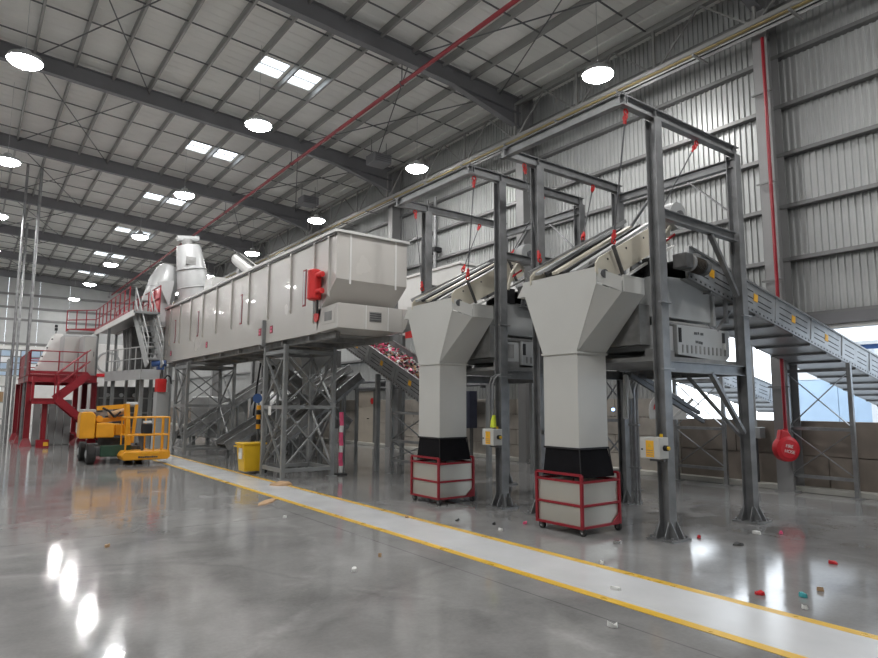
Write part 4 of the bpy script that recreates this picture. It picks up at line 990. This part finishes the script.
for i in range(2): MB().tube((2.95, 31.8, 4.75+i*.14), (2.95, 31.8, 4.86+i*.14), .06, 10).build('light_module', 'black', t)
# high red railed walkway + grey stair + grey platform
hw = thing('high_walkway', 'high walkway with red railings sloping back to the far end', 'walkway', (4.9, 27.5, 4.75))
MB().box((4.4, 23.4, 4.72), (5.25, 31.5, 4.80)).build('deck', 'trestle_grey', hw)
for x in (4.42, 5.23): MB().bar((x, 23.4, 4.72), (x, 31.5, 4.72), .05, .2).build('edge_channel', 'white_paint', hw)
railing(hw, [(4.42, 31.5, 4.8), (4.42, 24.3, 4.8)], .95, 'red', .9); railing(hw, [(5.23, 31.5, 4.8), (5.23, 23.4, 4.8)], .95, 'red', .9)
railing(hw, [(4.42, 31.5, 4.8), (3.4, 32.5, 4.8)], .95, 'red', .5)
MB().box((3.4, 31.5, 4.72), (4.4, 32.6, 4.80)).build('deck_end', 'trestle_grey', hw)
for y in (28.2, 31.0):
    for x in (4.45, 5.2): MB().bar((x, y, 0), (x, y, 4.65), .1).build('leg', 'trestle_grey', hw)
MB().box((5.26, 23.6, 4.85), (5.28, 25.2, 5.7)).build('infill_panel', 'bright_red', hw)
gs = thing('grey_stair', 'steep grey steel stair between high walkway and grey platform', 'stair', (5.2, 23.2, 2.8))
stairs(gs, (4.82, 22.9, 2.9), (4.58, 24.1, 4.75), .48, (1, 0, 0), 'machine_grey', 9, True, 'machine_grey')
gp_ = thing('grey_platform', 'grey railed service platform beside the far bunker end', 'platform', (5.2, 25.6, 0))
MB().prism([(4.35, 27.8, 2.6), (5.0, 24.6, 2.6), (5.55, 24.2, 2.6), (5.6, 27.8, 2.6)], (0, 0, .12)).build('deck', 'trestle_grey', gp_)
for a, b in (((4.35, 27.8), (5.0, 24.6)), ((5.0, 24.6), (5.55, 24.2))): MB().bar((*a, 2.62), (*b, 2.62), .05, .28).build('edge_channel', 'machine_grey', gp_)
railing(gp_, [(4.35, 27.8, 2.72), (5.0, 24.6, 2.72), (5.55, 24.2, 2.72)], .95, 'machine_grey', .55)
for x, y in ((4.6, 27.6), (5.1, 24.9), (5.5, 27.6)): MB().bar((x, y, 0), (x, y, 2.6), .12).build('leg', 'trestle_grey', gp_)
t = thing('dark_hopper', 'dark dusty tapered hopper under the high walkway', 'hopper', (5.4, 26.5, 2.75))
MB().hexa([V(5.0, 26.7, 4.6), V(6.6, 26.7, 4.6), V(6.6, 28.5, 4.6), V(5.0, 28.5, 4.6)], [V(5.1, 26.8, 2.75), V(6.3, 26.8, 2.75), V(6.3, 28.2, 2.75), V(5.1, 28.2, 2.75)]).build('cone', 'plate_dark', t)
for y in (26.9, 27.5, 28.1): MB().bar((5.06, y, 2.8), (5.0, y, 4.55), .05, .1).build('rib', 'dirty_grey', t)
t = thing('round_hatch_machine', 'white machine with arched hatch beyond the red platform', 'machine', (5.2, 35, 0))
MB().box((4.4, 34.6, 0), (6.6, 36.5, 4.5)).build('body', 'white_paint', t, bev=.03)
MB().ring((5.5, 34.58, 3.6), (0, 1, 0), .5, .05, 20, 6).build('hatch_rim', 'machine_grey', t)
MB().box((5.0, 34.56, 2.9), (6.0, 34.6, 3.05)).build('hatch_bar', 'bright_red', t)
t = thing('drive_box', 'red drive box on a bracket at the far end of the bunker', 'drive', (5.5, 23.6, 1.9))
MB().box((5.28, 23.3, 2.02), (5.58, 23.7, 2.48)).build('casing', 'signal_red', t, bev=.03)
MB().box((5.3, 23.4, 1.0), (5.7, 23.9, 2.02)).build('pedestal', 'machine_grey', t); MB().box((5.3, 23.4, 0), (5.7, 23.9, 1.0)).build('pedestal_base', 'pale_duct', t)
MB().path([(5.5, 23.3, 2.48), (5.55, 23.2, 2.6), (5.65, 23.2, 2.55), (5.7, 23.2, 2.3)], .025, 7).build('cable', 'black', t)
t = thing('gear_motor', 'blue gear motor at the foot of the grey stair', 'motor', (5.3, 23.0, 2.78))
MB().tube((5.05, 23.2, 2.98), (5.45, 23.0, 3.0), .11, 14).build('casing', 'blue', t); MB().box((5.2, 23.0, 2.78), (5.4, 23.25, 2.9)).build('foot', 'blue', t)
MB().tube((5.45, 23.0, 3.0), (5.65, 22.9, 3.02), .03, 8).build('shaft', 'chrome', t)
t = thing('bunker_end_gear', 'pale pipework and valves clustered at the far bunker end', 'pipework', (5.65, 24.5, 0))
for x, z0, z1 in ((5.45, 2.6, 4.9), (5.6, 1.5, 4.6), (5.75, 0, 4.8)): MB().tube((x, 24.45, z0), (x, 24.45, z1), .07, 10).build('pipe', 'pale_duct', t)
for z in (3.3, 3.9, 4.4): MB().tube((5.35, 24.4, z), (5.75, 24.4, z), .05, 8).build('cross_pipe', 'machine_grey', t)
for z in (3.4, 3.75): MB().lathe((5.5, 24.36, z), (0, -1, 0), [(.09, 0), (.1, .06), (.04, .12)], 12).build('valve', 'plate_dark', t)
t = thing('dark_press', 'dark machine block under the grey platform', 'machine', (5.0, 29, 0))
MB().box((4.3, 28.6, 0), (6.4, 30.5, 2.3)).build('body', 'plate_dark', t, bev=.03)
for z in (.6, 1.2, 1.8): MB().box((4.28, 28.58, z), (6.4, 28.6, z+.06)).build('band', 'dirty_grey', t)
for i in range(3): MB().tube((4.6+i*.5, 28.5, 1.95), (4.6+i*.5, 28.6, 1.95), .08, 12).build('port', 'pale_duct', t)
# hall pipes at far left
for (x, y, l, r) in ((1.85, 30.0, 'tall pale vertical pipe behind red platform, thicker nearest one', .06), (1.36, 30.0, 'tall grey vertical pipe at far left edge', .05), (2.0, 40.0, 'tall pale vertical pipe farther down the hall at left', .06)):
    t = thing('hall_pipe', l, 'pipe', (x, y, 0), 'vertical hall pipes')
    MB().tube((x, y, 0), (x, y, rtop(x)-.2), r, 10).build('pipe_run', 'galv', t)
    for z in (3, 6, 8): MB().tube((x, y, z), (x, y, z+.08), r*1.3, 10).build('coupling', 'machine_grey', t)
# racks by the back wall
t = thing('pallet_rack', 'tall grey rack with pale goods near the back wall', 'rack', (1.5, 38, 0))
for x in (.5, 1.6):
    for y in (38, 39): MB().bar((x, y, 0), (x, y, 3.8), .08).build('upright', 'trestle_grey', t)
for z in (.8, 1.6, 2.4, 3.2):
    MB().box((.5, 38, z), (1.6, 39, z+.06)).build('shelf', 'machine_grey', t)
for i, z in enumerate((.06, .86, 1.66, 2.46)):
    b = tag(MB().box((.6, 38.1, z+(0 if i else -.06)), (1.5, 38.9, z+.5)).build('carton', ['machine_grey', 'paper', 'cardboard', 'paper'][i], bev=.01, origin=(1.05, 38.5, z)), ['grey carton on the floor under the far left rack', 'white carton on the lowest shelf of the far left rack', 'brown carton on the second shelf of the far left rack', 'white carton on the third shelf of the far left rack'][i], 'carton')

# ------------------------------------------------------------------ boom lift
bl = thing('boom_lift', 'orange yellow articulated boom lift with basket parked by walkway', 'boom lift', (3.4, 20, 0))
MB().box((2.85, 19.25, .22), (4.05, 20.9, .48)).build('chassis', 'plate_dark', bl, bev=.03)
MB().box((3.0, 19.15, .2), (3.75, 19.3, .5)).build('chassis_cover', 'green', bl, bev=.02)
for x, y in ((2.80, 19.45), (4.0, 19.45), (2.78, 20.75), (4.0, 20.75)):
    wh = MB().lathe((x-.1, y, .27), (1, 0, 0), [(.2, 0), (.27, .03), (.27, .19), (.2, .22)], 22).build('wheel', 'rubber', bl)
    MB().lathe((x-.11, y, .27), (1, 0, 0), [(.06, -.01), (.14, .02), (.14, .22), (.06, .25)], 16).build('hub', 'machine_grey', wh)
MB().tube((3.4, 20.0, .48), (3.4, 20.0, .66), .35, 22).build('slew_ring', 'plate_dark', bl)
MB().prism([(2.52, 19.5, .68), (2.88, 19.4, .68), (2.88, 19.4, 1.3), (2.80, 19.42, 1.40), (2.56, 19.5, 1.40), (2.52, 19.5, 1.28)], (.05, .9, 0)).build('counterweight', 'lift_yellow', bl, bev=.03)
MB().box((2.58, 19.55, 1.38), (2.9, 20.3, 1.46)).build('counterweight_cap', 'machine_grey', bl, bev=.01)
MB().prism([(2.90, 19.35, .70), (3.34, 19.3, .70), (3.34, 19.3, 1.08), (2.90, 19.35, 1.10)], (.03, 1.1, 0)).build('turret_cover', 'lift_yellow', bl, bev=.03)
MB().box((3.36, 19.4, .75), (3.65, 20.4, 1.05)).build('turret_rear', 'lift_yellow', bl, bev=.03)
for i, (z, o) in enumerate(((1.15, 0), (1.32, .04), (1.49, .0))): MB().bar((2.95, 19.85+o, z), (3.65, 19.7+o, z+.06), .12, .12).build('boom_arm', 'lift_yellow' if i != 1 else 'dirty_grey', bl)
MB().tube((3.0, 19.6, 1.2), (3.0, 20.05, 1.2), .09, 12).build('boom_pivot', 'lift_yellow', bl)
MB().path([(3.05, 19.55, 1.5), (3.2, 19.5, 1.42), (3.35, 19.5, 1.25), (3.5, 19.5, 1.4)], .03, 7).build('hydraulic_hose', 'black', bl)
MB().tube((3.2, 19.6, 1.3), (3.6, 19.55, 1.42), .08, 12).build('hydraulic_cylinder', 'cardboard', bl)
for y in (19.05, 19.3): MB().bar((3.66, y, .5), (3.58, y, 1.62), .10, .06).build('mast', 'lift_yellow', bl)
MB().bar((3.75, 19.1, .55), (3.82, 19.1, 1.60), .08, .05).build('mast', 'lift_yellow', bl)
MB().tube((3.56, 19.15, 1.6), (3.85, 19.15, 1.6), .07, 12).build('mast_head', 'machine_grey', bl)
k = MB().prism([(3.46, 18.55, .12), (4.58, 18.55, .12), (4.64, 18.55, .20), (4.62, 18.55, .36), (3.48, 18.55, .36), (3.40, 18.55, .24)], (0, .72, 0)).build('basket_floor', 'lift_yellow', bl, bev=.03)
for i in range(9): MB().box((3.82+i*.055, 18.54, .175+.004*(i % 2)), (3.865+i*.055, 18.552, .225-.006*(i % 3))).build('printed_mark', 'plate_dark', k)
for i, (x, l) in enumerate(((3.75, .08), (3.92, .13), (4.12, .22))): MB().box((x, 18.54, .28), (x+l, 18.552, .32)).build('printed_mark', 'sticker', k)
for z in (1.25, .78):
    for a, b in (((3.5, 18.6), (4.58, 18.6)), ((4.58, 18.6), (4.58, 19.22)), ((4.58, 19.22), (3.5, 19.22)), ((3.5, 19.22), (3.5, 18.6))): MB().tube((*a, z), (*b, z), .024, 8).build('basket_rail', 'lift_yellow', bl)
for x, y in ((3.5, 18.6), (4.2, 18.6), (4.4, 18.6), (4.58, 18.6), (4.58, 19.22), (3.5, 19.22), (4.1, 19.22)): MB().tube((x, y, .34), (x, y, 1.25), .022, 8).build('basket_post', 'lift_yellow', bl)
MB().box((3.88, 18.58, .82), (4.15, 18.72, 1.08)).build('control_box', 'black', bl, bev=.02)
MB().box((3.92, 18.6, 1.1), (4.12, 18.7, 1.16)).build('control_cover', 'paper', bl)
MB().bar((3.95, 18.75, .36), (3.85, 18.78, .8), .06).build('pedestal', 'plate_dark', bl)

# wall lamp glows seen through the gantry and under the bunker
t = tag(MB().tube((10.4, 8.1, 1.55), (10.35, 8.05, 1.55), .03, 10).build('indicator_light', 'led_blue', origin=(10.4, 8.1, 1.55)), 'tiny blue indicator light glowing behind near gantry post', 'light')
# white and red machine guard behind the near post
t = thing('drum_guard', 'white arched guard with red stripe behind the nearest gantry post', 'guard', (11.6, 7.65, 0))
arc = [(math.cos(math.pi*i/12)*.36, math.sin(math.pi*i/12)*.36) for i in range(13)]
gd = V(-.62, .78, 0)
MB().prism([V(11.6, 7.65, 1.55)+gd*a+V(0, 0, b) for a, b in arc]+[V(11.6, 7.65, 1.35)-gd*.36, V(11.6, 7.65, 1.35)+gd*.36], V(.4, .3, 0)).build('guard_shell', 'white_paint', t)
MB().path([V(11.585, 7.635, 1.55)+gd*a*.75+V(0, 0, b*.75) for a, b in arc], .018, 6).build('red_stripe', 'signal_red', t)
MB().bar((11.75, 7.8, 0), (11.75, 7.8, 1.36), .12).build('stand', 'trestle_grey', t)
# tail gear under the second conveyor: bright struts
t = thing('strut_cluster', 'bright bent tubes and dark levers under the near deck beam', 'struts', (9.6, 6.0, 1.2))
for a, b, r in (((8.3, 6.2, 2.1), (8.0, 6.0, 1.45), .04), ((8.3, 6.2, 2.1), (8.42, 6.2, 1.75), .035), ((10.4, 6.9, 2.1), (10.4, 6.9, 1.3), .03), ((10.4, 6.9, 1.3), (10.8, 6.6, 1.75), .03)): MB().tube(a, b, r, 8).build('tube', 'white_paint', t)
for a, b in (((8.4, 6.2, 2.12), (10.8, 6.4, 1.35)), ((8.8, 6.3, 2.12), (11.0, 6.6, 1.5))): MB().bar(a, b, .05, .07).build('lever', 'dark_steel', t)

# ------------------------------------------------------------------ litter
def scrap(lab, cat, name, px_, py_, m, sx, sy, rot=0, h=.012, kind=0):
    c = gp(px_, py_); ca, sa = math.cos(rot), math.sin(rot)
    pts = []
    n = 7
    for i in range(n):
        a = 6.283*i/n; r = random.uniform(.7, 1.1); x, y = math.cos(a)*sx/2*r, math.sin(a)*sy/2*r
        pts.append((c.x+x*ca-y*sa, c.y+x*sa+y*ca, .0035))
    o = MB().hexa([V(*p) for p in pts], [V(p[0]*.9+c.x*.1, p[1]*.9+c.y*.1, .0035+h*random.uniform(.4, 1.3)) for p in pts]).build(name, m, origin=(c.x, c.y, 0))
    return tag(o, lab, cat)
scrap('brown cardboard scrap lying at the foot of near bunker trestle', 'cardboard', 'cardboard_scrap', 281, 485, 'cardboard', .45, .5, .3, .05)
scrap('tan flattened cardboard on the walkway line before the near trestle', 'cardboard', 'cardboard_scrap', 268, 502, 'cardboard', .25, 1.0, -.7, .02)
for a in (('white paper scrap right of the nearest gantry foot', 'paper', 'paper_scrap', 757, 534, 'paper', .16, .08), ('dark crushed can between the near gantry feet', 'can', 'crushed_can', 738, 545.5, 'plate_dark', .14, .1),
          ('teal scrap beyond the right end of walkway', 'litter', 'litter_scrap', 803, 597, 'teal', .09, .07), ('small pale scrap beside the teal scrap', 'litter', 'litter_scrap', 805, 609, 'paper', .06, .05),
          ('small brown scrap behind the teal scrap', 'litter', 'litter_scrap', 820, 591, 'cardboard', .07, .04), ('red scrap left of the teal scrap', 'litter', 'litter_scrap', 760, 595, 'bright_red', .09, .05),
          ('red scrap on floor at right beyond the walkway', 'litter', 'litter_scrap', 833, 564, 'bright_red', .1, .06), ('white scrap on the grey floor in front of the walkway', 'paper', 'paper_scrap', 612, 627, 'paper', .09, .05),
          ('silver can in front of the right-hand cart', 'can', 'crushed_can', 617, 543.5, 'chrome', .12, .07), ('white scrap lying on the walkway before the right-hand cart', 'paper', 'paper_scrap', 602, 564, 'paper', .07, .05),
          ('pale scrap on the walkway right of the cart', 'paper', 'paper_scrap', 615, 590, 'paper', .11, .07), ('dark scrap on floor between the two carts', 'litter', 'litter_scrap', 457, 521, 'plate_dark', .08, .06),
          ('white scrap on floor between the two carts', 'paper', 'paper_scrap', 501, 531, 'paper', .1, .06), ('pinkish scrap left of the right-hand cart', 'litter', 'litter_scrap', 525, 524, 'pink', .09, .06),
          ('tiny dark scrap beside the white scrap between the carts', 'litter', 'litter_scrap', 494, 525, 'black', .05, .05), ('white scrap on open floor left of the walkway', 'paper', 'paper_scrap', 354, 571.5, 'paper', .07, .06),
          ('small white scrap nearer the cardboard on open floor', 'paper', 'paper_scrap', 285, 518, 'paper', .1, .07), ('small brown scrap on open floor left of the walkway', 'litter', 'litter_scrap', 380, 557, 'cardboard', .05, .04),
          ('brown leaf shaped scrap on open floor in front of boom lift', 'litter', 'litter_scrap', 107, 547, 'cardboard', .1, .05), ('red scrap beside the nearest gantry foot', 'litter', 'litter_scrap', 699, 538, 'bright_red', .1, .06),
          ('pale scrap lying on the far walkway line', 'litter', 'litter_scrap', 407, 518, 'cardboard', .1, .06), ('red scrap on the kerb below the incline conveyor', 'litter', 'litter_scrap', 829, 492.5, 'signal_red', .14, .1),
          ('orange scrap by the right edge beyond walkway', 'litter', 'litter_scrap', 781, 534, 'pink', .08, .05)):
    scrap(*a, rot=random.uniform(0, 3), h=.03)
